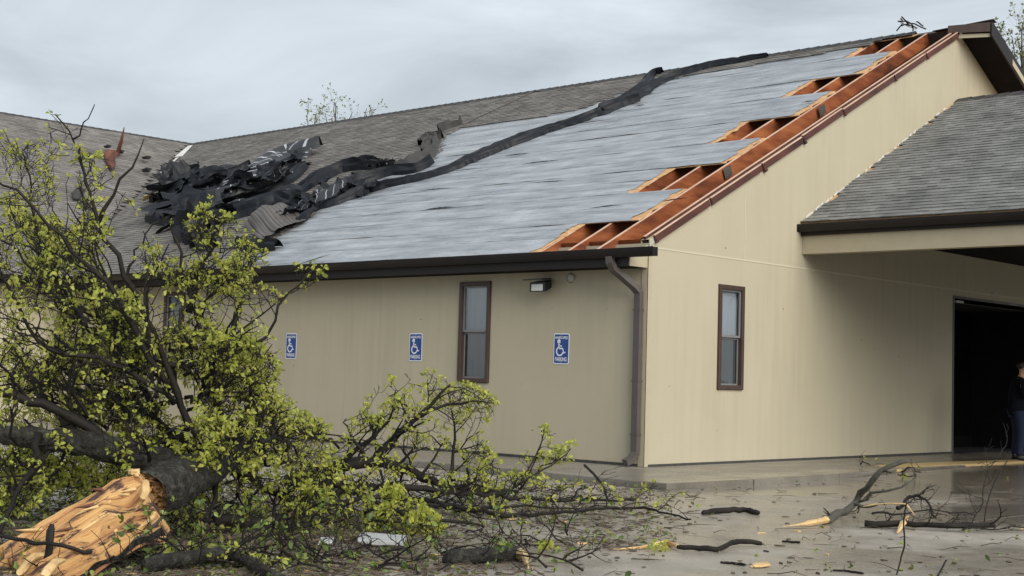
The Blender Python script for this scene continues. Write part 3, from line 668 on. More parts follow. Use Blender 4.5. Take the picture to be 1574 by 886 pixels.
s.build('shingles', m_shingle, wing, kind='stuff')
s = MB(); y = YR
while y > -8:
    s.add([(XV, y, VZ + 0.05), (XV, y - 0.28, VZ + 0.035), (XV + 0.15, y - 0.28, VZ - 0.035), (XV + 0.15, y, VZ - 0.02), (XV - 0.15, y - 0.28, VZ - 0.04), (XV - 0.15, y, VZ - 0.03)], [(0, 1, 2, 3), (0, 5, 4, 1)]); y -= 0.25
s.build('ridge_cap', m_ridge, wing)
s = MB(); s.box(-15.46, -15.44, -9, -0.62, 2.83, 3.03); s.box(-15.438, -15.33, -9, -0.62, 2.92, 3.035); s.build('gutter', m_bronze, bld)
s = MB(); s.quad((-16, -9, -0.1), (-16, 0, -0.1), (-16, 0, 3.1), (-16, -9, 3.1)); s.build('wall', m_wall, bld, label='tan wing wall behind the fallen tree')
s = MB(); s.quad((-16, -9, -0.1), (-35, -9, -0.1), (-35, -9, 3.1), (-16, -9, 3.1)); s.add([(-16, -9, 3.1), (-35, -9, 3.1), (XV, -9, VZ - .05)], [(0, 1, 2)]); s.build('gable_wall', m_wall, bld)
# valley metal between the two roofs, bare near the top
vd = Vector((XV + 15.45, YR + 0.5, VZ - 3.03)).normalized()
vt = Vector((XV, YR, VZ)); side = Vector((1, 1, 0)).normalized()
s = MB()
a, b = vt - vd * 0.55, vt - vd * 2.3
s.prism([a - side * 0.05 + Vector((0, 0, .06)), a + side * 0.09 + Vector((0, 0, .09)), b + side * 0.13 + Vector((0, 0, .09)), b - side * 0.1 + Vector((0, 0, .06))], (0, 0, 0.01))
a, b = vt - vd * 2.45, vt - vd * 4.6
s.prism([a - side * 0.03 + Vector((0, 0, .06)), a + side * 0.05 + Vector((0, 0, .08)), b + side * 0.05 + Vector((0, 0, .08)), b - side * 0.03 + Vector((0, 0, .06))], (0, 0, 0.01))
s.build('valley_flashing', m_flash, wing)

# ---------------------------------------------------------------- canopy over the entrance
can = part('canopy', bld)
CE, CZ, CY, CX = 4.05, 3.835, 9.6, 7.6
CS = 0.522; CZR = CZ + CS * (CY - CE)
UC = Vector((1, 0, 0)); VC = Vector((0, 1, CS)).normalized(); NC = Vector((0, -CS, 1)).normalized()
s = MB(); s.prism([(0.004, CE, CZ), (0.004, CY, CZR), (0.004, 2 * CY - CE, CZ), (0.004, 2 * CY - CE, CZ - 0.05), (0.004, CY, CZR - 0.05), (0.004, CE, CZ - 0.05)], (CX, 0, 0)); s.build('roof_deck', m_osb, can)
def can_in(u, v): return 0.02 + 0 * u < u < CX and v < 6.2
lst = []
shingle_field(None, Vector((0.01, CE - 0.03, CZ + 0.0)) + NC * 0.004, UC, VC, NC, lambda u, v: 0.03 < u < CX - 0.05 and CE - 0.03 + v * VC.y < CY - 0.04, CX, 6.6, 0.13, 0.22, 0.142, 0.012, lst)
def seen(p):
    x, y = topx(p); return -5 < x < 1580 and -5 < y < 890
lst.sort(key=lambda t: (0 if seen(t[0][0]) else 1, (t[0][0] - CAM).length))
for pts, fs in lst[:300]:
    s = MB(); s.add(pts, fs); s.build('shingle', m_shingle2, can)
s = MB()
for pts, fs in lst[300:]: s.add(pts, fs)
s.build('shingles', m_shingle2, can, kind='stuff')
s = MB(); x = 0.02
while x < CX:
    z = CZR
    s.add([(x, CY - 0.16, z - 0.05), (x + 0.28, CY - 0.16, z - 0.035), (x + 0.28, CY, z + 0.05), (x, CY, z + 0.035), (x + 0.28, CY + 0.16, z - 0.05), (x, CY + 0.16, z - 0.05)], [(0, 1, 2, 3), (3, 2, 4, 5)]); x += 0.25
s.build('ridge_cap', m_ridge, can)
s = MB()
s.prism([(-0.0 + 0.006, CE - 0.02 + y, z) for y, z in gutter_profile(CZ - 0.04)], (CX, 0, 0)); s.box(0.001, 0.007, CE - 0.14, CE - 0.02, CZ - 0.16, CZ - 0.04); s.build('gutter', m_bronze, can)
s = MB(); s.box(0.004, CX, CE - 0.015, CE + 0.02, CZ - 0.22, CZ - 0.055); s.build('fascia', m_bronze, can)
s = MB(); s.box(0.004, CX, CE + 0.03, CE + 0.23, 3.325, CZ - 0.215); s.build('beam', m_trim, can)
s = MB(); s.box(0.004, CX, 2 * CY - CE - 0.24, 2 * CY - CE - 0.03, 3.33, 3.7); s.build('beam', m_trim, can)
s = MB(); s.box(CX - 0.25, CX, CE + 0.232, 2 * CY - CE - 0.25, 3.33, 3.7); s.build('beam', m_trim, can)
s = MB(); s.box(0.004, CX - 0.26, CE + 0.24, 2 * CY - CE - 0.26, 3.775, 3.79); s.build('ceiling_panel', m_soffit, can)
s = MB(); s.add([(CX, CE, CZ - .05), (CX, 2 * CY - CE, CZ - .05), (CX, CY, CZR - .05)], [(0, 1, 2)]); s.build('gable_wall', m_wall, can)
for y in (CE + 0.14, 2 * CY - CE - 0.14):
    s = MB(); s.box(CX - 0.23, CX - 0.03, y - 0.1, y + 0.1, -0.1, 3.324); s.build('post', m_trim, can)
# step flashing left showing where the canopy meets the gable
s = MB(); v = 0.15
while v < 6.0:
    p = Vector((0.006, CE, CZ)) + VC * v; w_ = rn(0.08, 0.16)
    if rn(0, 1) < 0.75: s.prism([p + NC * 0.018, p + VC * w_ + NC * 0.018, p + VC * w_ + NC * (0.028 + rn(0, 0.035)), p + NC * (0.028 + rn(0, .02))], (0.006, 0, 0))
    v += 0.165
s.build('step_flashing', m_flash, can)
# entrance: tinted glass set back in a metal frame
s = MB()
y0, y1, zt = DOOR
s.box(-0.11, 0.012, y0 + 0.004, y0 + 0.05, -0.02, zt - 0.004); s.box(-0.11, 0.012, y1 - 0.05, y1 - 0.004, -0.02, zt - 0.004); s.box(-0.11, 0.010, y0 + 0.05, y1 - 0.05, zt - 0.05, zt - 0.004)
dw = s.build('doorway', m_spout, bld)
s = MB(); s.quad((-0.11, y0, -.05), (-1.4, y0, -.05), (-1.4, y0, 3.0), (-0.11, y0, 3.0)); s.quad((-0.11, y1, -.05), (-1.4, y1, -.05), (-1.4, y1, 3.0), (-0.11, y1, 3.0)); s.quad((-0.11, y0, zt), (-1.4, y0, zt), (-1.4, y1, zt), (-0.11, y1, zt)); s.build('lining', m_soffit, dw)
s = MB(); s.quad((-0.11, y0, -0.012), (-1.4, y0, -0.012), (-1.4, y1, -0.012), (-0.11, y1, -0.012)); s.build('threshold', m_room, dw)
for i in range(4):
    a = y0 + i * (y1 - y0) / 4; b = a + (y1 - y0) / 4
    s = MB(); s.box(-1.36, -1.32, a + 0.001, a + 0.05, -0.01, zt - 0.002); s.box(-1.36, -1.32, b - 0.05, b - 0.001, -0.01, zt - 0.002); s.box(-1.359, -1.321, a + 0.05, b - 0.05, 2.1, 2.17); s.box(-1.359, -1.321, a + 0.05, b - 0.05, -0.01, 0.22)
    s.build('door', m_door, dw)
    s = MB(); s.quad((-1.34, a + 0.04, 0.2), (-1.34, b - 0.04, 0.2), (-1.34, b - 0.04, zt - 0.003), (-1.34, a + 0.04, zt - 0.003)); s.build('glass', m_darkglass, dw)
s = MB(); s.box(-0.09, -0.03, 9.72, 10.02, 2.86, 2.90); s.box(-0.06, -0.05, 9.62, 9.72, 2.87, 2.88); s.build('door_closer', m_gray, dw)

# ================================================================ things on the walls
def text_mesh(txt, w_, h_, mat, name, parent, loc):
    cu = bpy.data.curves.new('t', 'FONT'); cu.body = txt; cu.size = 1; cu.align_x = 'CENTER'; cu.extrude = 0.0; cu.offset = 0.022
    to = bpy.data.objects.new('t', cu); COL.objects.link(to); bpy.context.view_layer.update()
    me = bpy.data.meshes.new_from_object(to.evaluated_get(bpy.context.evaluated_depsgraph_get())); bpy.data.objects.remove(to)
    n = len(me.vertices); co = np.empty(n * 3); me.vertices.foreach_get('co', co); co = co.reshape(-1, 3)
    lo, hi = co.min(0), co.max(0); sx = w_ / (hi[0] - lo[0]); sy = h_ / (hi[1] - lo[1])
    new = np.stack([(co[:, 0] - (lo[0] + hi[0]) / 2) * sx + loc[0], np.full(n, loc[1]), (co[:, 1] - lo[1]) * sy + loc[2]], 1)
    me.vertices.foreach_set('co', new.ravel()); me.materials.clear(); me.materials.append(mat); me.update()
    o = bpy.data.objects.new(name, me); COL.objects.link(o); o.parent = parent; return o
def rrect(w_, h_, r, n=5):
    pts = []
    for cx, cz, a0 in ((w_ - r, r, -90), (w_ - r, h_ - r, 0), (r, h_ - r, 90), (r, r, 180)):
        for k in range(n + 1):
            a = R(a0 + 90 * k / n); pts.append((cx + r * math.cos(a), cz + r * math.sin(a)))
    return pts
def parking_sign(x, z, label, tilt):
    t = thing('parking_sign', label, 'sign', (x, -0.004, z), 'blue accessible parking signs on the long wall')
    W, H = 0.305, 0.457
    s = MB(); s.prism([(a, -0.004, b) for a, b in rrect(W, H, 0.03)], (0, 0.003, 0)); s.build('plate', m_signw, None).parent = t
    s = MB(); s.prism([(a + 0.016, -0.0062, b + 0.016) for a, b in rrect(W - 0.032, H - 0.032, 0.018)], (0, 0.002, 0)); s.build('panel', m_blue, None).parent = t
    text_mesh('HANDICAPPED', 0.245, 0.042, m_signw, 'lettering', t, (W / 2, -0.0075, 0.372))
    text_mesh('PARKING', 0.225, 0.062, m_signw, 'lettering', t, (W / 2, -0.0075, 0.042))
    q = MB()
    def stroke(pts, w_):
        pts = [Vector((a, 0, b)) for a, b in pts]
        L_, R_ = [], []
        for i, p in enumerate(pts):
            d = (pts[min(i + 1, len(pts) - 1)] - pts[max(0, i - 1)]).normalized(); nn = Vector((-d.z, 0, d.x)) * (w_ / 2)
            L_.append(p + nn); R_.append(p - nn)
        for i in range(len(pts) - 1): q.quad(*[(v.x, -0.0074, v.z) for v in (L_[i], L_[i + 1], R_[i + 1], R_[i])])
    stroke([(0.105 + 0.018 * math.cos(a), 0.335 + 0.018 * math.sin(a)) for a in np.linspace(0, 2 * math.pi, 13)], 0.03)
    stroke([(0.107, 0.315), (0.112, 0.235)], 0.032); stroke([(0.108, 0.272), (0.165, 0.268)], 0.018)
    stroke([(0.112, 0.232), (0.18, 0.232), (0.205, 0.165), (0.235, 0.178)], 0.022)
    stroke([(0.125 + 0.062 * math.cos(a), 0.19 + 0.062 * math.sin(a)) for a in np.linspace(R(118), R(345), 20)], 0.022)
    q.build('wheelchair_symbol', m_signw, None).parent = t
    for dz in (0.028, H - 0.024):
        b = MB(); b.tube([(W / 2, -0.0075, dz), (W / 2, -0.0105, dz)], 0.007, 8); b.build('screw', m_gray, None).parent = t
    t.rotation_euler = (0, R(tilt), 0)
parking_sign(-1.731, 1.4158, 'blue wheelchair parking sign on the wall between window and downspout', 0.6)
parking_sign(-4.861, 1.4158, 'blue wheelchair parking sign just left of the window frame', -0.5)
parking_sign(-8.0896, 1.4158, 'blue wheelchair parking sign nearest the fallen tree', 0.3)

fl = thing('floodlight', 'black wall floodlight with pale lens under the eave', 'lamp', (-1.87, 0, 2.53))
s = MB(); s.box(-0.06, 0.06, -0.03, 0, 0.02, 0.14); s.box(-0.02, 0.02, -0.09, -0.03, 0.07, 0.11); s.build('bracket', m_black, None).parent = fl
s = MB(); s.prism([(-0.15, -0.24, -0.03), (0.15, -0.24, -0.03), (0.17, -0.09, 0.0), (0.17, -0.09, 0.13), (0.15, -0.22, 0.10), (-0.15, -0.22, 0.10), (-0.17, -0.09, 0.13), (-0.17, -0.09, 0.0)][:4] + [], (0, 0, 0)) if False else None
s.add([(-0.15, -0.25, -0.05), (0.15, -0.25, -0.05), (0.15, -0.25, 0.09), (-0.15, -0.25, 0.09), (-0.12, -0.09, 0.0), (0.12, -0.09, 0.0), (0.12, -0.09, 0.13), (-0.12, -0.09, 0.13)], [(0, 1, 2, 3), (4, 7, 6, 5), (0, 4, 5, 1), (3, 2, 6, 7), (0, 3, 7, 4), (1, 5, 6, 2)])
s.build('housing', m_black, None).parent = fl
s = MB(); s.box(-0.11, 0.11, -0.258, -0.251, -0.035, 0.062); s.build('lens', m_lens, None).parent = fl
s = MB(); s.add([(-0.2, -0.36, 0.115), (0.17, -0.36, 0.115), (0.14, -0.08, 0.15), (-0.14, -0.08, 0.15), (-0.2, -0.36, 0.13), (0.17, -0.36, 0.13), (0.14, -0.08, 0.165), (-0.14, -0.08, 0.165)], [(0, 1, 2, 3), (7, 6, 5, 4), (0, 4, 5, 1), (1, 5, 6, 2), (2, 6, 7, 3), (3, 7, 4, 0)]); s.build('visor', m_black, None).parent = fl
dv = thing('wall_vent', 'small round pale grey cap on the wall beside the floodlight', 'vent', (-1.41, 0, 2.69))
s = MB(); s.tube([(0, -0.002, 0), (0, -0.035, 0), (0, -0.05, 0)], [0.062, 0.062, 0.048], 20); s.build('cap', m_gray, None).parent = dv
s = MB(); s.tube([(-0.02, -0.0015, 0), (-0.02, -0.012, 0)], 0.07, 20); s.build('collar', m_black, None).parent = dv
tag(MB().build('x', m_gray) if False else None, '', '') if False else None
wf = thing('wall_bracket', 'small pale metal bracket on the wall above the dark doorway', 'bracket', (0, 11.21, 3.1))
s = MB(); s.box(0.001, 0.012, -0.03, 0.03, -0.05, 0.05); s.build('plate', m_gray, None).parent = wf
s = MB(); s.tube([(0.012, 0, 0.02), (0.06, 0, 0.02), (0.07, 0, -0.02)], 0.014, 8); s.build('hook', m_flash, None).parent = wf

# ================================================================ torn felt and shingles on the roof
def ribbon(name, path, width, height, seed, mat, parent=None, nu=90, nv=14, fold=5.0, rough_edge=0.25, lift=0.02, spiky=0.0, label=None):
    """a crumpled sheet lying along a path on the roof; UV u runs along it"""
    P = [Vector(p) for p in path]
    ts = np.cumsum([0] + [(P[i + 1] - P[i]).length for i in range(len(P) - 1)]); T = ts[-1]
    def pos(u):
        d = u * T; i = min(len(P) - 2, max(0, int(np.searchsorted(ts, d) - 1))); f = (d - ts[i]) / max(1e-6, ts[i + 1] - ts[i])
        p0 = P[max(0, i - 1)]; p1 = P[i]; p2 = P[i + 1]; p3 = P[min(len(P) - 1, i + 2)]
        return 0.5 * ((2 * p1) + (p2 - p0) * f + (2 * p0 - 5 * p1 + 4 * p2 - p3) * f * f + (3 * p1 - p0 - 3 * p2 + p3) * f ** 3)
    def W(x): return interp(x, np.linspace(0, 1, len(width)), width) if isinstance(width, (list, tuple)) else width
    def fn(u, v):
        p = pos(u); d = (pos(min(1, u + .01)) - pos(max(0, u - .01))).normalized(); sd_ = d.cross(ROOF_N).normalized()
        t = 2 * v - 1; L_ = u * T
        w_ = W(u) * (1 + rough_edge * jag(L_ * 1.1 + seed, t > 0) + .35 * rough_edge * abs(t) * nz(L_ * 5 + seed, t > 0, 2))
        rid = abs(nz(L_ * 0.35 + seed, t * fold * 0.6 + L_ * .25, seed)) * 2.4 + 0.5 * abs(nz(L_ * .8, t * fold + seed, 1.7)) + spiky * max(0, nz(L_ * 4 + seed, t * 3, 5)) * 2
        h = height * (0.15 + (1 - t * t) ** 0.6 * (0.45 + rid * 0.75))
        off = w_ * t * (0.5 + 0.10 * nz(L_ * .9, t * 2, seed)) + 0.12 * w_ * nz(L_ * .6 + 9, seed, t)
        return p + sd_ * off + ROOF_N * (lift + (h if abs(t) < 0.999 else 0.0))
    s = MB(); s.grid(fn, nu, nv)
    return s.build(name, mat, parent, label=label)
def rpath(L_, h=0.0):
    P = [on_roof(x, y, h) for x, y in L_]
    return [p if p.y < YR - .15 else Vector((p.x + .6 * (p.y - YR + .15), YR - .15, roof_z(YR - .15) + h)) for p in P]
fr_ = thing('felt_roll', 'long twisted black felt strip running diagonally across the stripped roof', 'roofing felt', on_roof(740, 240))
ribbon('felt_strip', rpath([(1183, 79), (1140, 91), (1085, 107), (1020, 126), (980, 148), (935, 170), (880, 190), (830, 206), (785, 224), (740, 243), (690, 262), (650, 275), (600, 287), (560, 296), (520, 312), (480, 322), (430, 336)]), [0.1, 0.28, .46, .42, .44, .52, .6, .58, .52, .48, .42, .4, .42, .6, .7, .5], 0.09, 3.0, m_felt, fr_, 300, 18, fold=6, rough_edge=.5, spiky=.3)
ribbon('felt_strip', rpath([(1026, 101), (1012, 108), (998, 124), (985, 143), (960, 157), (925, 172)]), [0.12, .28, .26, .28, .32], 0.13, 11.0, m_felt, fr_, 60, 12)
ribbon('felt_strip', rpath([(985, 156), (955, 164), (925, 176)]), [.1, .5, .3], 0.14, 17.0, m_felt, fr_, 40, 10)
hp = thing('felt_heap', 'heap of crumpled black felt below the shingles, midway along the torn roof', 'roofing felt', on_roof(540, 285))
ribbon('felt_fold', rpath([(458, 304), (485, 285), (515, 269), (548, 260), (578, 259), (600, 268)]), [.15, .4, .6, .55, .35, .12], 0.20, 21.0, m_felt, hp, 80, 16)
ribbon('felt_fold', rpath([(450, 322), (485, 312), (520, 300), (560, 282), (605, 268), (640, 264), (665, 252)]), [.25, .6, .5, .4, .35, .3, .15], 0.14, 24.0, m_felt, hp, 100, 16, fold=6)
ribbon('felt_fold', rpath([(330, 338), (370, 332), (410, 322), (440, 314), (470, 318)]), [.4, .8, .9, .8, .3], 0.2, 28.0, m_felt, hp, 90, 16)
ribbon('shingle_strip', rpath([(505, 303), (525, 290), (545, 280), (560, 278)]), [.3, .45, .45, .3], 0.12, 31.0, m_stripe3, hp, 60, 10)
h2 = thing('shingle_heap', 'heap of torn black felt and striped shingle backs near the roof valley', 'roofing debris', on_roof(350, 290))
ribbon('felt_fold', rpath([(250, 326), (290, 318), (330, 312), (380, 304), (430, 288), (468, 260)]), [.5, 1.0, 1.1, .9, .6, .2], 0.2, 44.0, m_felt, h2, 120, 16)
ribbon('felt_fold', rpath([(252, 310), (275, 295), (305, 284), (345, 280), (390, 268)]), [.6, 1.8, 2.0, 1.6, .6], 0.26, 47.0, m_felt, h2, 90, 16, fold=7, rough_edge=.4)
ribbon('felt_fold', rpath([(240, 332), (270, 336), (310, 337), (350, 334)]), [.6, 1.0, 1.0, .5], 0.2, 58.0, m_felt, h2, 70, 12)
ribbon('shingle_strip', rpath([(366, 300), (385, 285), (408, 266), (432, 252), (455, 244), (480, 240), (499, 236)]), [1.0, 1.4, 1.3, 1.1, 1.0, .8, .15], 0.16, 41.0, m_stripe, h2, 120, 12, fold=1.6, rough_edge=.2, lift=.2)
ribbon('shingle_strip', rpath([(318, 326), (345, 320), (372, 312), (398, 302)]), [.5, .7, .6, .4], 0.14, 55.0, m_stripe3, h2, 70, 10, fold=1.6, rough_edge=.3, lift=.25)
HS = 0
def shard(px, py, sx, sy, tilt, lift, mat, nm, seed):
    """one torn sheet of felt or shingle standing in the heap, creased and bent"""
    p = on_roof(px, py, lift); az = rn(0, 6.28); e1 = Vector((math.cos(az), math.sin(az), 0)); e1 = (e1 - ROOF_N * e1.dot(ROOF_N)).normalized(); e2 = ROOF_N.cross(e1)
    e2 = (e2 * math.cos(tilt) + ROOF_N * math.sin(tilt)).normalized(); nn_ = e1.cross(e2)
    cr_ = rn(.3, .7); fo = rn(-.9, .9); k2 = rn(-.5, .5)
    def fn(u, v):
        d = sx * ((u - .5) * (1 + .25 * jag(v * 2 + seed))); h = sy * (v - .3) * (1 + .3 * jag(u * 2.5 + seed))
        return p + e1 * d + e2 * h + nn_ * (fo * abs(u - cr_) * sx * .5 + k2 * v * v * sy + .10 * nz(u * 3 + seed, v * 3, seed))
    s = MB(); s.grid(fn, 9, 7); s.build(nm, mat, h2)
HP = [(246, 322), (255, 290), (268, 272), (300, 268), (340, 270), (385, 262), (420, 246), (470, 240), (470, 258), (430, 288), (390, 300), (350, 332), (300, 340), (255, 338)]
k = 0
while k < 74:
    px, py = rn(240, 475), rn(236, 342)
    if not inpoly(px, py, HP): continue
    big = 1.0 if px < 330 else .75
    st = random.random() < (.20 if px > 320 else .05)
    shard(px, py, rn(.5, 1.2) * big, rn(.3, .75) * big, rn(-.25, .7), rn(.12, .42), m_stripe3 if st else m_felt, 'shingle_strip' if st else 'felt_fold', k * 3.7); k += 1
HP2 = [(345, 345), (390, 328), (450, 309), (500, 278), (590, 258), (610, 268), (560, 292), (480, 320), (420, 348), (350, 355)]
k = 0
while k < 30:
    px, py = rn(345, 610), rn(256, 350)
    if not inpoly(px, py, HP2): continue
    st = random.random() < .15
    shard(px, py, rn(.35, .7), rn(.18, .4), rn(-.2, .5), rn(.08, .2), m_stripe3 if st else m_felt, 'shingle_strip' if st else 'felt_fold', 300 + k * 3.7); k += 1
for px, py, sx, sy in ((281, 280, .75, .8), (309, 276, .6, .6), (264, 292, .6, .6)): shard(px, py, sx, sy, 1.15, .25, m_felt, 'felt_fold', px * .1)
h3 = thing('shingle_sheet', 'peeled brown sheet of ribbed shingles curling above the gutter', 'roofing debris', on_roof(425, 350))
s = MB()
A, B, C_, D_ = on_roof(378, 352), on_roof(448, 322), on_roof(474, 343), on_roof(405, 380)
def fn(u, v):
    p = A.lerp(B, u).lerp(D_.lerp(C_, u), v); c = math.sin(math.pi * u)
    return p + ROOF_N * (0.06 + 0.22 * c * (1 - v * .6) + 0.10 * nz(u * 4, v * 2, 2) + 0.008 * abs(math.sin(u * 38)) + .22 * (v - .5) ** 2 * (1 - u)) + Vector((0, -1, 0)) * .1 * jag(u * 4) * v
s.grid(fn, 72, 12); s.build('sheet', m_stripe2, h3)
ribbon('felt_fold', rpath([(372, 372), (400, 384), (430, 384)]), [.3, .5, .2], 0.12, 61.0, m_felt, h3, 40, 8)
h4 = thing('shingle_flap', 'curled row of lifted shingles at the ragged edge of the grey roof', 'roofing debris', on_roof(655, 228))
for k, (pp, wd) in enumerate((([(596, 264), (625, 258), (655, 246), (668, 238)], .4), ([(648, 226), (662, 218), (682, 215)], .4), ([(676, 205), (695, 198), (712, 193)], .22), ([(655, 244), (664, 232), (672, 218)], .3))):
    ribbon('shingle_strip', rpath(pp), [.15, wd, wd, .1], 0.16, 71.0 + k, m_shdark, h4, 40, 8, rough_edge=.6, spiky=.8)
h5 = thing('felt_scrap', 'small black felt scraps on the gutter end of the roof behind the leaves', 'roofing felt', on_roof(305, 375))
ribbon('felt_fold', rpath([(275, 372), (300, 366), (325, 372)]), [.5, .8, .3], 0.3, 81.0, m_felt, h5, 40, 10, spiky=.7)
ribbon('felt_fold', rpath([(300, 385), (318, 378), (330, 386)]), [.4, .6, .3], 0.3, 83.0, m_shdark, h5, 40, 10, spiky=.7)
# cable lying across the upper shingles
cb = MB(); pts = [on_roof(x, y, 0.05) for x, y in ((712, 192), (740, 178), (762, 168), (790, 155), (820, 141), (832, 140))]
cb.tube(pts, 0.014, 5); tag(cb.build('cable', m_spout), 'thin dark cable stretched over the shingles up to the ridge', 'cable')

# broken rafter piercing the wing roof
br = thing('broken_board', 'red broken board sticking up out of the far wing roof', 'board', (0, 0, 0))
def on_wing(x, y, h=0): return on_plane(x, y, NW, NW.dot(Vector((-15.45, 0, 3.03))) + h)
p = on_wing(165, 262); q_ = on_wing(158, 240, 0.1)
s = MB(); e = Vector((.35, .3, 0))
pl_ = [on_wing(162, 248, .1), on_wing(158, 238, .2), on_wing(164, 233, .3), on_wing(169, 236, .25), on_wing(176, 234, .35), on_wing(181, 239, .25), on_wing(176, 247, .2), on_wing(177, 255, .12), on_wing(171, 263, .1), on_wing(167, 257, .12)]; s.prism(pl_, NW * 0.06); s.build('panel', m_redwood, None).parent = br
s = MB(); a = on_wing(180, 238, 0.1); b = at(191, 196, (a - CAM).dot(CF) - 0.3); s.tube([a, a.lerp(b, .5) + Vector((.03, 0, 0)), b], [.07, .05, .012], 5); s.build('splinter', m_redwood, None).parent = br
hl = thing('torn_shingles', 'dark lifted shingles around the break in the far wing roof', 'roofing debris', (0, 0, 0))
for (x, y, w_, h_) in ((165, 226, 12, 4), (225, 243, 15, 4), (186, 234, 10, 5), (120, 298, 22, 18), (128, 312, 20, 14), (140, 345, 26, 14), (120, 355, 40, 16), (225, 262, 16, 6), (235, 300, 26, 8)):
    P = [on_wing(x - w_ / 2, y, .12), on_wing(x, y - h_ / 2, .3), on_wing(x + w_ / 2, y - h_ * .2, .12), on_wing(x + w_ * .3, y + h_ / 2, .1), on_wing(x - w_ * .3, y + h_ / 2, .1)]
    s = MB(); s.prism(P, NW * .03); s.build('shingle_flap', random.choice([m_shdark, m_felt, m_shdark, m_ridge]), None).parent = hl
sb = MB(); P = [on_roof(253, 297, .1), on_roof(262, 291, .25), on_roof(222, 302, .25), on_roof(218, 310, .1)]
sb.prism(P, (0, 0, .03)); tag(sb.build('loose_board', m_board), 'pale loose board lying in the roof valley beside the black heap', 'board')

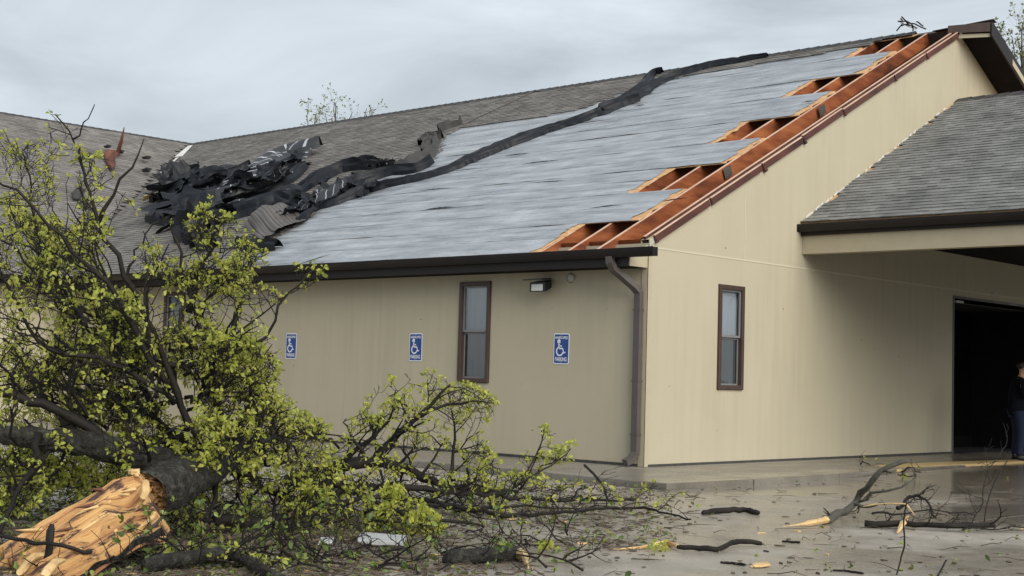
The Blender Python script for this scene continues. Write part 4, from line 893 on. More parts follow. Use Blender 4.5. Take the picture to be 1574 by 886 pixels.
# ================================================================ trees
class Tree:
    def __init__(s, seed): s.tw = MB(); s.lf_v = []; s.lf_f = []; s.rng = random.Random(seed); s.tips = []
    def curve(s, pts, n, jit):
        P = [Vector(p) for p in pts]; out_ = []
        m = len(P) - 1
        for k in range(n + 1):
            t = k / n * m; i = min(m - 1, int(t)); f = t - i
            p0 = P[max(0, i - 1)]; p1 = P[i]; p2 = P[i + 1]; p3 = P[min(m, i + 2)]
            q = 0.5 * ((2 * p1) + (p2 - p0) * f + (2 * p0 - 5 * p1 + 4 * p2 - p3) * f * f + (3 * p1 - p0 - 3 * p2 + p3) * f ** 3)
            if 0 < k: q += Vector((s.rng.gauss(0, jit), s.rng.gauss(0, jit), s.rng.gauss(0, jit)))
            out_.append(q)
        return out_
    def leafcl(s, p, d, n, size):
        g_ = s.rng
        for _ in range(n):
            ax = Vector((g_.gauss(0, 1), g_.gauss(0, 1), g_.gauss(0, 1) + .25)).normalized()
            ax = (ax + d * 0.7).normalized()
            L_ = size * g_.uniform(.45, 1.35); w_ = L_ * g_.uniform(.17, .27)
            sd_ = ax.cross(Vector((g_.gauss(0, 1), g_.gauss(0, 1), g_.gauss(0, 1)))).normalized(); up = ax.cross(sd_)
            dr = Vector((0, 0, -1)) * L_ * g_.uniform(0, .35)
            b = p + ax * L_ * .12; m1 = p + ax * L_ * .55; tip = p + ax * L_ + dr
            o = len(s.lf_v)
            s.lf_v += [tuple(b), tuple(m1 + sd_ * w_ + up * w_ * .45), tuple(m1 - sd_ * w_ + up * w_ * .45), tuple(m1 + up * L_ * .05), tuple(p + ax * L_ * .85 + sd_ * w_ * .7 + dr * .6), tuple(p + ax * L_ * .85 - sd_ * w_ * .7 + dr * .6), tuple(tip)]
            s.lf_f += [(o, o + 1, o + 3), (o, o + 3, o + 2), (o + 1, o + 4, o + 6, o + 3), (o + 2, o + 3, o + 6, o + 5)]
    def grow(s, p, d, L_, r, lev, ok, leaf, up=.25, nleaf=5, lsize=.075, dens=1.0):
        """a crooked shoot with its side shoots and leaf rosettes"""
        g_ = s.rng; n = 4 if lev else 3
        pts = [p.copy()]; q = p.copy(); dd = d.copy()
        for k in range(n):
            dd = (dd + Vector((g_.gauss(0, .28), g_.gauss(0, .28), g_.gauss(0, .28) + up * .22))).normalized()
            q = q + dd * (L_ / n)
            if not ok(q): break
            pts.append(q.copy())
        if len(pts) < 2: return
        m = len(pts)
        s.tw.tube(pts, [max(.0024, r * (1 - .72 * k / (m - 1))) for k in range(m)], 4 if lev > 0 else 3, cap=False)
        if lev <= 0:
            if g_.random() < leaf: s.leafcl(pts[-1], dd, nleaf, lsize)
            if g_.random() < leaf * .55 and m > 2: s.leafcl(pts[-2], dd, max(2, nleaf - 2), lsize * .9)
            return
        k_ = int(round((g_.uniform(3, 5.5)) * dens))
        for i in range(k_):
            t = g_.uniform(.25, 1) * (m - 1); a = min(m - 2, int(t)); c = pts[a].lerp(pts[a + 1], t - a)
            ax = (pts[a + 1] - pts[a]).normalized()
            pr = ax.cross(Vector((g_.gauss(0, 1), g_.gauss(0, 1), g_.gauss(0, 1)))).normalized()
            s.grow(c, (ax * .55 + pr * .85 + Vector((0, 0, up * .5))).normalized(), L_ * g_.uniform(.35, .6), r * .5, lev - 1, ok, leaf, up, nleaf, lsize, dens)
        if g_.random() < leaf: s.leafcl(pts[-1], dd, nleaf, lsize)
    def limb(s, name, pts, r0, r1, parent, mat, ok, every=.16, slen=(.5, 1.0), leaf=.8, n=None, jit=.012, start=.12, sides=9, lev=2, up=.25, nleaf=5, lsize=.075, dens=1.0, bark=0.0):
        LL = sum(((Vector(pts[i + 1]) - Vector(pts[i])).length for i in range(len(pts) - 1)))
        n = n or max(6, int(LL / .12)); C = s.curve(pts, n, jit); rad = [r0 + (r1 - r0) * (k / n) ** .8 for k in range(n + 1)]
        rad = [q * (1 + .12 * s.rng.gauss(0, .6)) for q in rad]
        m = MB(); m.tube(C, rad, sides); ob = m.build(name, mat, parent, smooth=True)
        d_ = start * LL
        while d_ < LL:
            t = d_ / LL * n; i = min(n - 1, int(t)); c = C[i].lerp(C[i + 1], t - i); ax = (C[i + 1] - C[i]).normalized(); g_ = s.rng
            pr = ax.cross(Vector((g_.gauss(0, 1), g_.gauss(0, 1), g_.gauss(0, 1)))).normalized()
            s.grow(c, (ax * .5 + pr * .9 + Vector((0, 0, up * .6))).normalized(), g_.uniform(*slen), max(.004, min(.018, rad[i] * .45)), lev, ok, leaf, up, nleaf, lsize, dens)
            d_ += every * g_.uniform(.6, 1.4)
        return ob
    def finish(s, parent, mt, ml, tname='twigs', lname='foliage'):
        if s.tw.v: s.tw.build(tname, mt, parent, kind='stuff')
        if s.lf_v:
            me = bpy.data.meshes.new(lname); me.from_pydata(s.lf_v, [], s.lf_f); me.materials.append(ml)
            o = bpy.data.objects.new(lname, me); COL.objects.link(o); o['kind'] = 'stuff'
            if parent: o.parent = parent; o.matrix_parent_inverse = world_of(parent).inverted()
            return o
def okpoly(P, zmin=-0.06):
    def f(q):
        if q.z < zmin: return False
        x, y = topx(q)
        return inpoly(x, y, P)
    return f
def A3(L_): return [at(*q) for q in L_]

# ---- the big fallen oak
tree = thing('fallen_tree', 'big fallen oak with splintered trunk and yellow-green young leaves, lying by the wall', 'tree', on_z(150, 850))
CROWN = [(-400, 240), (-20, 235), (8, 195), (30, 225), (70, 215), (76, 170), (92, 155), (108, 195), (128, 180), (146, 155), (156, 170), (160, 185), (158, 230), (200, 215), (226, 192), (240, 215), (205, 250), (180, 285), (200, 300), (255, 330), (300, 315), (325, 300), (345, 330), (365, 330), (390, 345), (400, 385), (450, 400), (492, 402), (505, 420), (470, 446), (455, 480), (440, 500), (428, 545), (432, 590), (450, 610), (462, 630), (520, 660), (545, 690), (510, 740), (480, 800), (430, 835), (300, 850), (250, 830), (232, 800), (215, 735), (190, 705), (100, 740), (20, 800), (-400, 800)]
_okp = okpoly(CROWN)
def okc(q):
    if not _okp(q): return False
    x, y = topx(q); h = nz(x * .022, y * .022, 5.5)
    if y < 470: return h < -0.10 + (y - 230) / 560 or T.rng.random() < (.30 if y < 330 else .42)     # airy top: long bare shoots
    return h < 0.26 or T.rng.random() < .45

T = Tree(3)
# trunk: bark cylinder with ridged surface
tp = A3([(222, 764, 9.9), (264, 743, 10.3), (316, 722, 10.9), (360, 700, 11.7), (398, 672, 12.3)]); tr_ = [.165, .172, .14, .075, .03]
NK = 56
C = T.curve(tp, NK, 0.0)
s = MB(); ns = 52; vs_ = []
a0 = Vector((0, 0, 1))
for k, c in enumerate(C):
    ax = (C[min(NK, k + 1)] - C[max(0, k - 1)]).normalized(); a = (a0 - ax * a0.dot(ax)).normalized(); b = ax.cross(a)
    r_ = interp(k / NK * 4, range(5), tr_)
    for j in range(ns):
        an = 2 * math.pi * j / ns
        rr = r_ * (1 + .12 * nz(math.cos(an) * 1.2, math.sin(an) * 1.2, k * .05) + .12 * abs(nz(math.cos(an) * 7, math.sin(an) * 7, k * .3)) + .07 * nz(math.cos(an) * 14, math.sin(an) * 14, k * .35))
        back = ax * (.07 * jag(math.cos(an) * 2.2 + 3, math.sin(an) * 2.2)) * max(0, 1 - k / 5)      # torn edge of the bark
        vs_.append(c + (a * math.cos(an) + b * math.sin(an)) * rr - back)
s.add(vs_, [(k * ns + j, k * ns + (j + 1) % ns, (k + 1) * ns + (j + 1) % ns, (k + 1) * ns + j) for k in range(NK) for j in range(ns)])
trunk = s.build('trunk', m_bark, tree, smooth=True)
# broken wood filling the cross-section behind the torn bark edge
ax = (C[1] - C[0]).normalized(); a = (a0 - ax * a0.dot(ax)).normalized(); b = ax.cross(a)
s = MB()
def fn(u, v):
    r_ = .165 * v; an = 2 * math.pi * u
    return C[0] + (a * math.cos(an) + b * math.sin(an)) * r_ + ax * (.05 + .10 * jag(math.cos(an) * v * 5, math.sin(an) * v * 5) * (1 - .5 * v))
s.grid(fn, 40, 10); s.build('broken_end', m_split, trunk)
# splintered face
Q = [at(4, 838, 9.35), at(208, 720, 9.75), at(243, 800, 9.5), at(62, 905, 8.35)]
fnn = ((Q[1] - Q[0]).cross(Q[3] - Q[0])).normalized()
if fnn.dot(CAM - Q[0]) < 0: fnn = -fnn
def fn(u, v):
    uu = u + (.05 * jag(v * 9.0, 2.2) + .05 * nz(v * 21, 0, 4)) * u ** 4 - (.16 * abs(jag(v * 9, 7)) + .06 * nz(v * 30, 5, 1)) * (1 - u) ** 4
    p = Q[0].lerp(Q[1], uu).lerp(Q[3].lerp(Q[2], uu), v)
    cyl = math.sin(math.pi * v)
    gr = .05 * nz(u * .25, v * 6, 1) + .04 * nz(u * .4, v * 15, 3) + .022 * nz(u * .7, v * 34, 4) + .006 * nz(u * 9, v * 14, 6) - .07 * max(0, nz(u * 2.2 + .4, v * 5.5, 9.5)) - .10 * max(0, 1 - math.hypot((u - .84) / .16, (v - .45) / .3)) - .09 * max(0, 1 - math.hypot((u - .5) / .12, (v - .7) / .1)) - .06 * abs(nz(u * .5, v * 9, 12.5)) - .12 * max(0, u - .84) * 4 * (0.5 + nz(v * 6, 2, 2))
    if v in (0, 1) or u in (0, 1): gr -= .07
    return p + fnn * (.03 * cyl + gr + .02)
s = MB(); s.grid(fn, 100, 64); sp = s.build('splintered_wood', m_split, trunk, smooth=False, label='raw orange splintered face of the snapped trunk')
def fn2(u, v):
    """the bark still clinging round the back and underside of the split length"""
    p = Q[0].lerp(Q[1], u).lerp(Q[3].lerp(Q[2], u), -.03 + 1.06 * v); c = math.sin(math.pi * v)
    return p - fnn * (.07 + .15 * c ** .6 * (0.7 + .3 * u) + .03 * nz(u * 6, v * 8, 3) - (.03 if v in (0, 1) else 0))
s = MB(); s.grid(fn2, 40, 24); s.uv = {}; s.build('bark_shell', m_bark, trunk, smooth=True)
# loose splinters standing along the break
for k in range(26):
    u, v = rn(.0, .95), rn(.05, .98); p = Vector(fn(u, v)); d = (Q[0] - Q[1]).normalized() * rn(.5, 1) + fnn * rn(.05, .5) + Vector((rn(-.3, .3), rn(-.3, .3), rn(-.2, .3)))
    s = MB(); s.tube([p, p + d * rn(.05, .16)], [rn(.008, .02), .002], 4); s.build('splinter', random.choice([m_pale, m_pale, m_redwood]), trunk)
for (L_, r_) in (([(66, 888, 8.3), (78, 872, 8.4), (97, 862, 8.6)], .03), ([(30, 880, 8.5), (45, 862, 8.7), (70, 850, 8.9)], .025), ([(224, 742, 9.55), (222, 758, 9.5), (217, 770, 9.5)], .028), ([(198, 724, 9.72), (210, 727, 9.7), (213, 734, 9.68)], .022), ([(238, 788, 9.45), (232, 800, 9.4), (215, 808, 9.4)], .02)):
    s = MB(); s.tube(T.curve(A3(L_), 6, .006), [r_ * .8, r_, r_ * 1.1, r_, r_ * .9, r_ * .7, r_ * .3], 7); s.build('splinter', m_pale, trunk)

LIMBS = [
 ([(262, 722, 10.95), (200, 695, 10.9), (140, 682, 10.8), (70, 672, 10.7), (-20, 668, 10.6), (-120, 660, 10.5)], .125, .06, .2, (.4, .9)),
 ([(325, 716, 11.2), (295, 655, 11.2), (268, 590, 11.15), (235, 510, 11.1), (200, 430, 11.05), (160, 360, 11.0), (140, 300, 11.0), (128, 250, 11.0), (113, 214, 11.0), (86, 178, 11.0)], .036, .004, .2, (.4, .9)),
 ([(345, 705, 11.5), (338, 640, 11.6), (325, 575, 11.7), (300, 490, 11.8), (283, 420, 11.8), (270, 370, 11.8), (262, 345, 11.8)], .036, .005, .14, (.5, 1.0)),
 ([(235, 560, 11.2), (290, 560, 11.3), (340, 552, 11.4), (395, 525, 11.5), (430, 480, 11.5), (452, 440, 11.5), (488, 412, 11.5)], .026, .005, .17, (.25, .55)),
 ([(268, 620, 11.1), (215, 580, 10.9), (150, 548, 10.7), (80, 540, 10.6), (35, 480, 10.5), (-10, 400, 10.4)], .026, .01, .15, (.5, .9)),
 ([(260, 600, 11.0), (205, 500, 10.8), (150, 425, 10.7), (90, 362, 10.6), (30, 300, 10.5), (-20, 268, 10.5)], .026, .007, .17, (.4, .8)),
 ([(150, 345, 11.0), (175, 300, 11.0), (200, 262, 11.0), (222, 218, 11.0)], .02, .004, .26, (.2, .4)),
 ([(113, 214, 11.0), (132, 190, 11.0), (148, 160, 11.0)], .008, .003, .2, (.1, .2)),
 ([(180, 690, 10.9), (110, 640, 10.8), (50, 615, 10.7), (-40, 600, 10.6)], .045, .03, .16, (.4, .9)),
 ([(350, 700, 11.7), (375, 640, 12.0), (400, 600, 12.2), (415, 575, 12.3)], .05, .007, .12, (.4, .7)),
 ([(360, 695, 11.8), (420, 680, 12.2), (470, 672, 12.4), (525, 685, 12.6)], .06, .01, .10, (.4, .8)),
 ([(345, 710, 11.4), (390, 740, 11.6), (440, 770, 11.8), (470, 790, 11.9)], .05, .008, .12, (.3, .6)),
 ([(330, 600, 11.9), (360, 500, 12.2), (380, 440, 12.3), (395, 390, 12.3)], .035, .006, .14, (.3, .7)),
 ([(290, 480, 11.9), (310, 420, 12.0), (330, 370, 12.0), (335, 325, 12.0)], .03, .005, .14, (.3, .6)),
 ([(200, 640, 11.5), (150, 560, 11.9), (110, 470, 12.1), (70, 400, 12.2), (50, 320, 12.2), (38, 240, 12.2)], .024, .006, .15, (.5, .9)),
 ([(240, 640, 11.8), (200, 540, 12.4), (190, 450, 12.6), (210, 390, 12.6), (240, 340, 12.6)], .026, .006, .14, (.5, .9)),
 ([(60, 668, 10.6), (50, 720, 10.3), (20, 770, 10.0), (10, 815, 9.8)], .03, .015, .3, (.3, .5)),
 ([(130, 690, 11.0), (80, 620, 11.4), (40, 560, 11.6), (0, 520, 11.6)], .04, .01, .15, (.5, .9)),
 ([(300, 700, 11.6), (230, 640, 12.2), (120, 600, 12.8), (40, 590, 13.2)], .05, .012, .15, (.5, .9)),
 ([(330, 720, 11.2), (330, 770, 11.0), (300, 810, 10.8)], .03, .008, .14, (.3, .5)),
 ([(300, 690, 11.9), (370, 660, 12.6), (390, 600, 13.2), (375, 540, 13.4)], .04, .008, .13, (.4, .7)),
]
for k, (L_, r0, r1, ev, sl) in enumerate(LIMBS):
    T.limb('branch', A3(L_), r0, r1, tree, m_bark if r0 > .06 else m_twig, okc, every=ev * .9, slen=sl, leaf=.38, sides=12 if r0 > .06 else 8, lev=2, jit=.014 if r0 < .05 else .02, nleaf=5, lsize=.048, dens=1.05)
for k in range(26):
    tx, ty = T.rng.uniform(-30, 330), T.rng.uniform(690, 800)
    if 170 < tx < 350 and ty > 660: continue
    d0 = T.rng.uniform(9.7, 10.6) if tx > 270 else T.rng.uniform(10.3, 11.8)
    if tx < 200 and ty > 740 - (tx * .3): continue
    T.limb('branch', A3([(tx + T.rng.uniform(-50, 50), ty - T.rng.uniform(10, 50), d0 + .3), (tx, ty, d0)]), .010, .003, tree, m_twig, lambda q: q.z > -.06, every=.07, slen=(.15, .32), leaf=.7, sides=5, lev=1, jit=.015, nleaf=5, lsize=.048)
for k in range(34):
    tx, ty = T.rng.uniform(-60, 200), T.rng.uniform(690, 790)
    d0 = T.rng.uniform(11.2, 12.6)
    T.limb('branch', A3([(tx + T.rng.uniform(-60, 60), ty - T.rng.uniform(20, 70), d0 + .3), (tx, ty, d0)]), .010, .003, tree, m_twig, lambda q: q.z > -.06, every=.07, slen=(.15, .4), leaf=.7, sides=5, lev=1, jit=.015, nleaf=6, lsize=.05)
for k in range(9):
    tx, ty = T.rng.uniform(290, 380), T.rng.uniform(670, 740)
    T.limb('branch', A3([(tx + T.rng.uniform(-20, 40), ty - T.rng.uniform(20, 60), 10.9), (tx, ty, 10.5)]), .008, .003, tree, m_twig, lambda q: q.z > -.06, every=.08, slen=(.12, .25), leaf=.7, sides=5, lev=1, jit=.015, nleaf=5, lsize=.05)
# finer limbs filling the crown between the main ones
k = 0
while k < 78:
    tx, ty = T.rng.uniform(-60, 470), T.rng.uniform(310, 810)
    if not inpoly(tx, ty, CROWN) or (tx > 60 and tx < 260 and ty > 715): continue
    sx, sy = 270 + (tx - 270) * .35 + T.rng.uniform(-40, 40), 640 + (ty - 640) * .35 + T.rng.uniform(-40, 40)
    if ty > 690: sx, sy = tx + T.rng.uniform(-70, 70), 680
    d0 = T.rng.uniform(10.9, 12.2); d1 = d0 + T.rng.uniform(-.6, 1.6)
    mx_, my_ = (sx + tx) / 2 + T.rng.uniform(-25, 25), (sy + ty) / 2 + T.rng.uniform(-25, 25)
    T.limb('branch', A3([(sx, sy, d0), (mx_, my_, (d0 + d1) / 2), (tx, ty, d1)]), .018, .004, tree, m_twig, okc, every=.13, slen=(.25, .6), leaf=.38, sides=6, lev=2, jit=.02, nleaf=5, lsize=.048, dens=.9); k += 1
fo = T.finish(tree, m_twig, m_leaf)

# ---- limbs lying on the concrete to the right of the oak
def lying(name, label, cat, anchor, limbs, poly, seed, leaf, every=.12, slen=(.2, .5), nleaf=6, lsize=.056, mat=None, up=.2, dens=1.0, group=None, lev=2, ends=()):
    t = thing(name, label, cat, anchor, group); Q = Tree(seed); ok = okpoly(poly) if poly else (lambda q: q.z > -0.075)
    for (L_, r0, r1) in limbs: Q.limb('branch', [Vector(p) for p in L_], r0, r1, t, mat or m_twig, ok, every=every, slen=slen, leaf=leaf, sides=9, lev=lev, nleaf=nleaf, lsize=lsize, up=up, dens=dens, jit=.012, start=.08)
    Q.finish(t, m_twig, m_leaf)
    return t
PILE = [(440, 800), (440, 700), (520, 690), (545, 640), (570, 600), (600, 575), (650, 570), (700, 580), (762, 612), (760, 640), (735, 660), (770, 720), (860, 740), (960, 750), (1065, 790), (1065, 815), (900, 830), (700, 845), (560, 840), (440, 830)]
lying('broken_limb', 'broken oak limb with raised leafy fork in front of the long wall', 'branch', on_z(600, 765),
      [(A3([(440, 742, 13.4), (500, 722, 13.6), (560, 712, 13.8), (610, 716, 14.0), (660, 738, 14.2), (720, 752, 14.4), (800, 756, 14.8)]), .085, .02),
       (A3([(575, 712, 13.9), (600, 680, 13.9), (632, 650, 14.0), (665, 620, 14.0), (690, 595, 14.0)]), .05, .008),
       (A3([(520, 722, 13.6), (560, 678, 13.6), (600, 640, 13.6), (605, 598, 13.6)]), .03, .005),
       (A3([(640, 645, 14.0), (690, 622, 14.1), (725, 618, 14.2), (755, 620, 14.2)]), .02, .005),
       (A3([(690, 740, 14.3), (700, 690, 14.4), (696, 640, 14.4), (690, 600, 14.4)]), .02, .005),
       (A3([(715, 748, 14.4), (722, 715, 14.5), (705, 690, 14.5), (735, 665, 14.5)]), .018, .005),
       (A3([(560, 700, 13.4), (540, 668, 13.4), (532, 640, 13.4)]), .02, .005)], PILE, 21, .36, every=.13, slen=(.25, .55), dens=.85, lsize=.055)
lying('broken_limb', 'long dark bare limb stretched along the concrete beyond the leafy pile', 'branch', on_z(800, 790),
      [(A3([(440, 778, 13.0), (500, 757, 13.1), (600, 748, 13.6), (700, 757, 14.0), (800, 765, 14.2), (880, 770, 14.4), (975, 766, 15.0)]), .05, .010),
       (A3([(760, 764, 14.1), (820, 735, 14.3), (850, 712, 14.4), (878, 690, 14.5)]), .016, .004),
       (A3([(800, 745, 14.2), (822, 700, 14.4), (838, 658, 14.4)]), .014, .004),
       (A3([(600, 772, 12.9), (700, 778, 13.1), (800, 780, 13.4), (900, 778, 13.8)]), .022, .006)], PILE + [], 22, .2, every=.15, slen=(.2, .5), dens=.8)
sp_poly = [(770, 760), (790, 690), (825, 650), (850, 650), (890, 690), (870, 760)]
lying('leafy_sprig', 'small leafy sprig rising in front of the kerb', 'branch', on_z(835, 755), [(A3([(800, 752, 14.6), (822, 712, 14.6), (836, 662, 14.6)]), .012, .004), (A3([(812, 735, 14.6), (845, 712, 14.7), (874, 692, 14.7)]), .010, .003)], sp_poly, 23, .75, every=.1, slen=(.1, .22), lev=1)
lying('broken_limb', 'thin dark bare limb lying along the nearer edge of the debris', 'branch', on_z(850, 805),
      [([on_z(640, 790) + Vector((0, 0, .12)), on_z(720, 800) + Vector((0, 0, .1)), on_z(800, 805) + Vector((0, 0, .07)), on_z(900, 795) + Vector((0, 0, .06)), on_z(985, 790) + Vector((0, 0, .06)), on_z(1062, 806) + Vector((0, 0, .03))], .028, .008),
       ([on_z(560, 800) + Vector((0, 0, .2)), on_z(640, 812) + Vector((0, 0, .1)), on_z(740, 815) + Vector((0, 0, .05))], .03, .01)], [(440, 850), (440, 720), (1080, 740), (1080, 830), (800, 850)], 24, .12, every=.2, slen=(.15, .4), dens=.7, up=0.05)
lying('broken_limb', 'twisted dark limb lying in the shade right of the trunk', 'branch', on_z(480, 810),
      [(A3([(330, 800, 11.2), (420, 800, 11.5), (470, 782, 11.8), (540, 770, 12.2), (600, 764, 12.5)]), .05, .015), (A3([(430, 815, 11.4), (500, 800, 11.7), (530, 775, 12.0)]), .03, .01), (A3([(470, 740, 12.3), (520, 745, 12.5), (560, 765, 12.7)]), .05, .02)], [(300, 850), (300, 760), (440, 700), (640, 700), (640, 830), (450, 850)], 25, .35, every=.12, slen=(.2, .45), dens=.8)
lying('leafy_bough', 'bright yellow-green leafy bough beside the white board', 'branch', on_z(610, 825),
      [(A3([(560, 790, 11.8), (600, 770, 11.8), (615, 757, 11.8)]), .014, .004), (A3([(565, 800, 11.6), (620, 800, 11.6), (655, 812, 11.6), (650, 825, 11.6)]), .014, .004), (A3([(580, 790, 11.6), (620, 785, 11.7), (660, 800, 11.7)]), .012, .004)],
      [(545, 830), (550, 775), (585, 748), (630, 752), (660, 790), (682, 800), (675, 832), (610, 835)], 26, .95, every=.045, slen=(.12, .25), lev=1, nleaf=7, lsize=.06)
lying('broken_limb', 'thick grey-barked limb lying at the near edge under the trunk', 'branch', on_z(350, 872),
      [([on_z(225, 884) + Vector((0, 0, .05)), on_z(300, 876) + Vector((0, 0, .08)), on_z(350, 872) + Vector((0, 0, .1)), on_z(385, 880) + Vector((0, 0, .06)), on_z(430, 900) + Vector((0, 0, .03))], .055, .04), (A3([(300, 862, 9.9), (250, 800, 10.0), (225, 780, 10.05)])[:1] + A3([(250, 838, 9.75), (170, 870, 9.4)]), .012, .006)], [(100, 900), (100, 840), (450, 840), (450, 900)], 27, .25, every=.2, slen=(.15, .4), mat=m_bark, dens=.7)
# dark sticks leaning across the split face
s = MB(); s.tube(T.curve(A3([(80, 806, 8.95), (76, 840, 8.9), (73, 868, 8.85)]), 6, .004), [.014, .026, .026, .024, .024, .022, .018], 7); tag(s.build('stick', m_twig), 'short dark upright stick in front of the splintered trunk', 'stick')
s = MB(); s.tube(T.curve(A3([(-5, 823, 9.1), (45, 832, 8.9), (90, 840, 8.8), (140, 850, 8.9)]), 10, .005), .013, 6); tag(s.build('stick', m_twig), 'dark twig lying across the lower end of the splintered trunk', 'stick')
s = MB(); s.tube(T.curve(A3([(250, 795, 9.4), (222, 822, 9.3), (180, 845, 9.1), (120, 886, 8.7)]), 14, .004), .010, 6); tag(s.build('stick', m_gbark), 'thin grey twig crossing below the right end of the split trunk', 'stick')

# ---- single branches on the open concrete
def gp(x, y, h=0.03): return on_z(x, y, -0.085) + Vector((0, 0, h))
lying('snapped_branch', 'grey snapped branch with peeled pale tip on open wet concrete', 'branch', on_z(1300, 800),
      [([gp(1268, 806, .04), gp(1290, 800, .07), gp(1315, 795, .16), gp(1345, 800, .42), gp(1392, 802, .6)], .045, .022), ([gp(1310, 796, .13), gp(1335, 798, .12), gp(1360, 800, .15)], .02, .01), ([gp(1320, 800, .18), gp(1340, 802, .26), gp(1385, 806, .36), gp(1400, 805, .42)], .016, .01)], None, 31, .03, every=.5, slen=(.1, .25), mat=m_gbark, dens=.5, lev=1)
s = MB(); t = bpy.data.objects['snapped_branch']; s.tube([gp(1203, 812, .015), gp(1222, 811, .02), gp(1236, 810, .025), gp(1243, 809.5, .03), gp(1258, 808, .035), gp(1270, 806, .04)], [.002, .007, .016, .028, .025, .036], 7); s.build('peeled_tip', m_pale, t)
lying('bare_branch', 'dark forked branch tangled with split pale wood, right of the grey branch', 'branch', on_z(1440, 815),
      [([gp(1330, 812, .04), gp(1400, 814, .05), gp(1470, 818, .05), gp(1528, 815, .05)], .03, .025), ([gp(1380, 800, .12), gp(1410, 795, .22), gp(1440, 812, .1)], .02, .01), ([gp(1450, 815, .05), gp(1500, 812, .1), gp(1515, 805, .4), gp(1545, 800, .75)], .008, .004), ([gp(1340, 806, .1), gp(1400, 806, .12), gp(1500, 806, .1)], .012, .005), ([gp(1480, 820, .03), gp(1540, 818, .03), gp(1600, 815, .03)], .008, .005)], None, 32, .015, every=.14, slen=(.1, .35), dens=.6, up=.05, lev=1)
t = bpy.data.objects['bare_branch']
s = MB(); s.tube([gp(1326, 803, .15), gp(1345, 804, .175), gp(1368, 806, .195), gp(1392, 808, .2), gp(1406, 812, .12)], [.004, .013, .011, .015, .004], 5, sq=.6); s.build('split_wood', m_pale, t)
s = MB(); s.tube([gp(1380, 822, .02), gp(1388, 815, .06), gp(1396, 810, .1)], [.012, .03, .008], 5); s.build('split_wood', m_pale, t)
def stick(name, label, pts, r, mat, ends=None, cat='branch', sides=8):
    t = thing(name, label, cat, pts[0]); n = max(5, len(pts) * 4); C = T.curve(pts, n, r * .13); s = MB(); s.tube(C, [r * (1 + .2 * jag(k * .7 + r * 99)) * (1 if 0 < k < n else .7) for k in range(n + 1)], sides)
    s.build('bark', mat, t, smooth=True)
    if ends:
        s = MB(); s.tube(ends[0], ends[1], 6); s.build('broken_end', ends[2], t)
    return t
stick('log_piece', 'short thick dark log with orange broken end at the near edge', [gp(682, 868, .05), gp(730, 868, .055), gp(775, 864, .055), gp(800, 860, .05)], .052, m_bark, ([gp(796, 862, .05), gp(806, 866, .05), gp(812, 878, .02)], [.045, .03, .006], m_board))
stick('branch_piece', 'straight dark bark piece lying alone on open concrete', [gp(1080, 792, .02), gp(1100, 790, .03), gp(1140, 789, .03), gp(1166, 792, .02)], .028, m_twig)
stick('branch_piece', 'thin branch with frayed yellow wood at one end, near the middle front', [gp(1040, 847, .03), gp(1075, 849, .03), gp(1105, 850, .03), gp(1130, 843, .05), gp(1170, 841, .03)], .02, m_twig, ([gp(1042, 846, .03), gp(1025, 840, .03), gp(985, 845, .015), gp(938, 847, .01)], [.018, .024, .012, .003], m_pale))
stick('stick', 'leaning dark stick standing up from the debris near the kerb', [gp(935, 772, .02), gp(925, 770, .16), gp(912, 768, .27), gp(897, 765, .35)], .014, m_twig, cat='stick', sides=6)
stick('twig', 'thin bare upright twig at the near edge of the concrete', [gp(1378, 884, .0), gp(1385, 884, .12), gp(1390, 884, .22), gp(1388, 884, .35), gp(1392, 884, .5)], .006, m_twig, cat='twig', sides=5)
stick('twig', 'short dark twig lying near the front edge, left of the upright twig', [gp(1280, 879, .01), gp(1300, 880, .01), gp(1328, 884, .01)], .008, m_twig, cat='twig', sides=5)
stick('twig', 'short bent twig at the bottom right corner of the concrete', [gp(1440, 888, .0), gp(1448, 880, .03), gp(1455, 874, .06)], .007, m_twig, cat='twig', sides=5)
stick('twig', 'small dark twig lying left of the yellow wood chip', [gp(1107, 867, .01), gp(1125, 868, .012), gp(1146, 871, .01)], .010, m_twig, cat='twig', sides=5)
stick('twig', 'short dark twig lying between the log and the snapped branch', [gp(1202, 834, .01), gp(1215, 835, .012), gp(1230, 836, .01)], .010, m_twig, cat='twig', sides=5)
stick('twig', 'long thin twig arching over the dark forked branch', [gp(1512, 812, .02), gp(1516, 812, .2), gp(1528, 810, .42), gp(1548, 808, .62)], .006, m_twig, cat='twig', sides=5)
def chip(label, pts, th, mat, name='wood_chip', cat='wood chip'):
    s = MB(); s.prism(pts, (0, 0, th)); o = s.build(name, mat); bv = o.modifiers.new('b', 'BEVEL'); bv.width = .004; bv.segments = 1; return tag(o, label, cat)
chip('flat yellow wood chip lying at the front of the concrete', [gp(1154, 874, .005), gp(1160, 870, .005), gp(1180, 868, .005), gp(1184, 872, .005), gp(1170, 874, .005)], .018, m_pale)
chip('long raw yellow board lying along the wet edge of the sidewalk', [on_z(1318, 727, -.06), on_z(1330, 720.5, -.05), on_z(1430, 715.5, -.03), on_z(1560, 710.5, -.03), on_z(1574, 713, -.03), on_z(1440, 720.5, -.045), on_z(1380, 726, -.055)], .045, m_board, 'loose_board', 'board')
chip('white painted board end half buried in the debris', [gp(549, 841, .02), gp(553, 833, .04), gp(626, 836, .03), gp(622, 845, .02)], .035, m_white, 'loose_board', 'board')
chip('small white scrap lying among dark twigs left of the white board', [gp(488, 850, .05), gp(492, 844, .07), gp(514, 841, .06), gp(510, 847, .05)], .015, m_white, 'scrap', 'scrap')
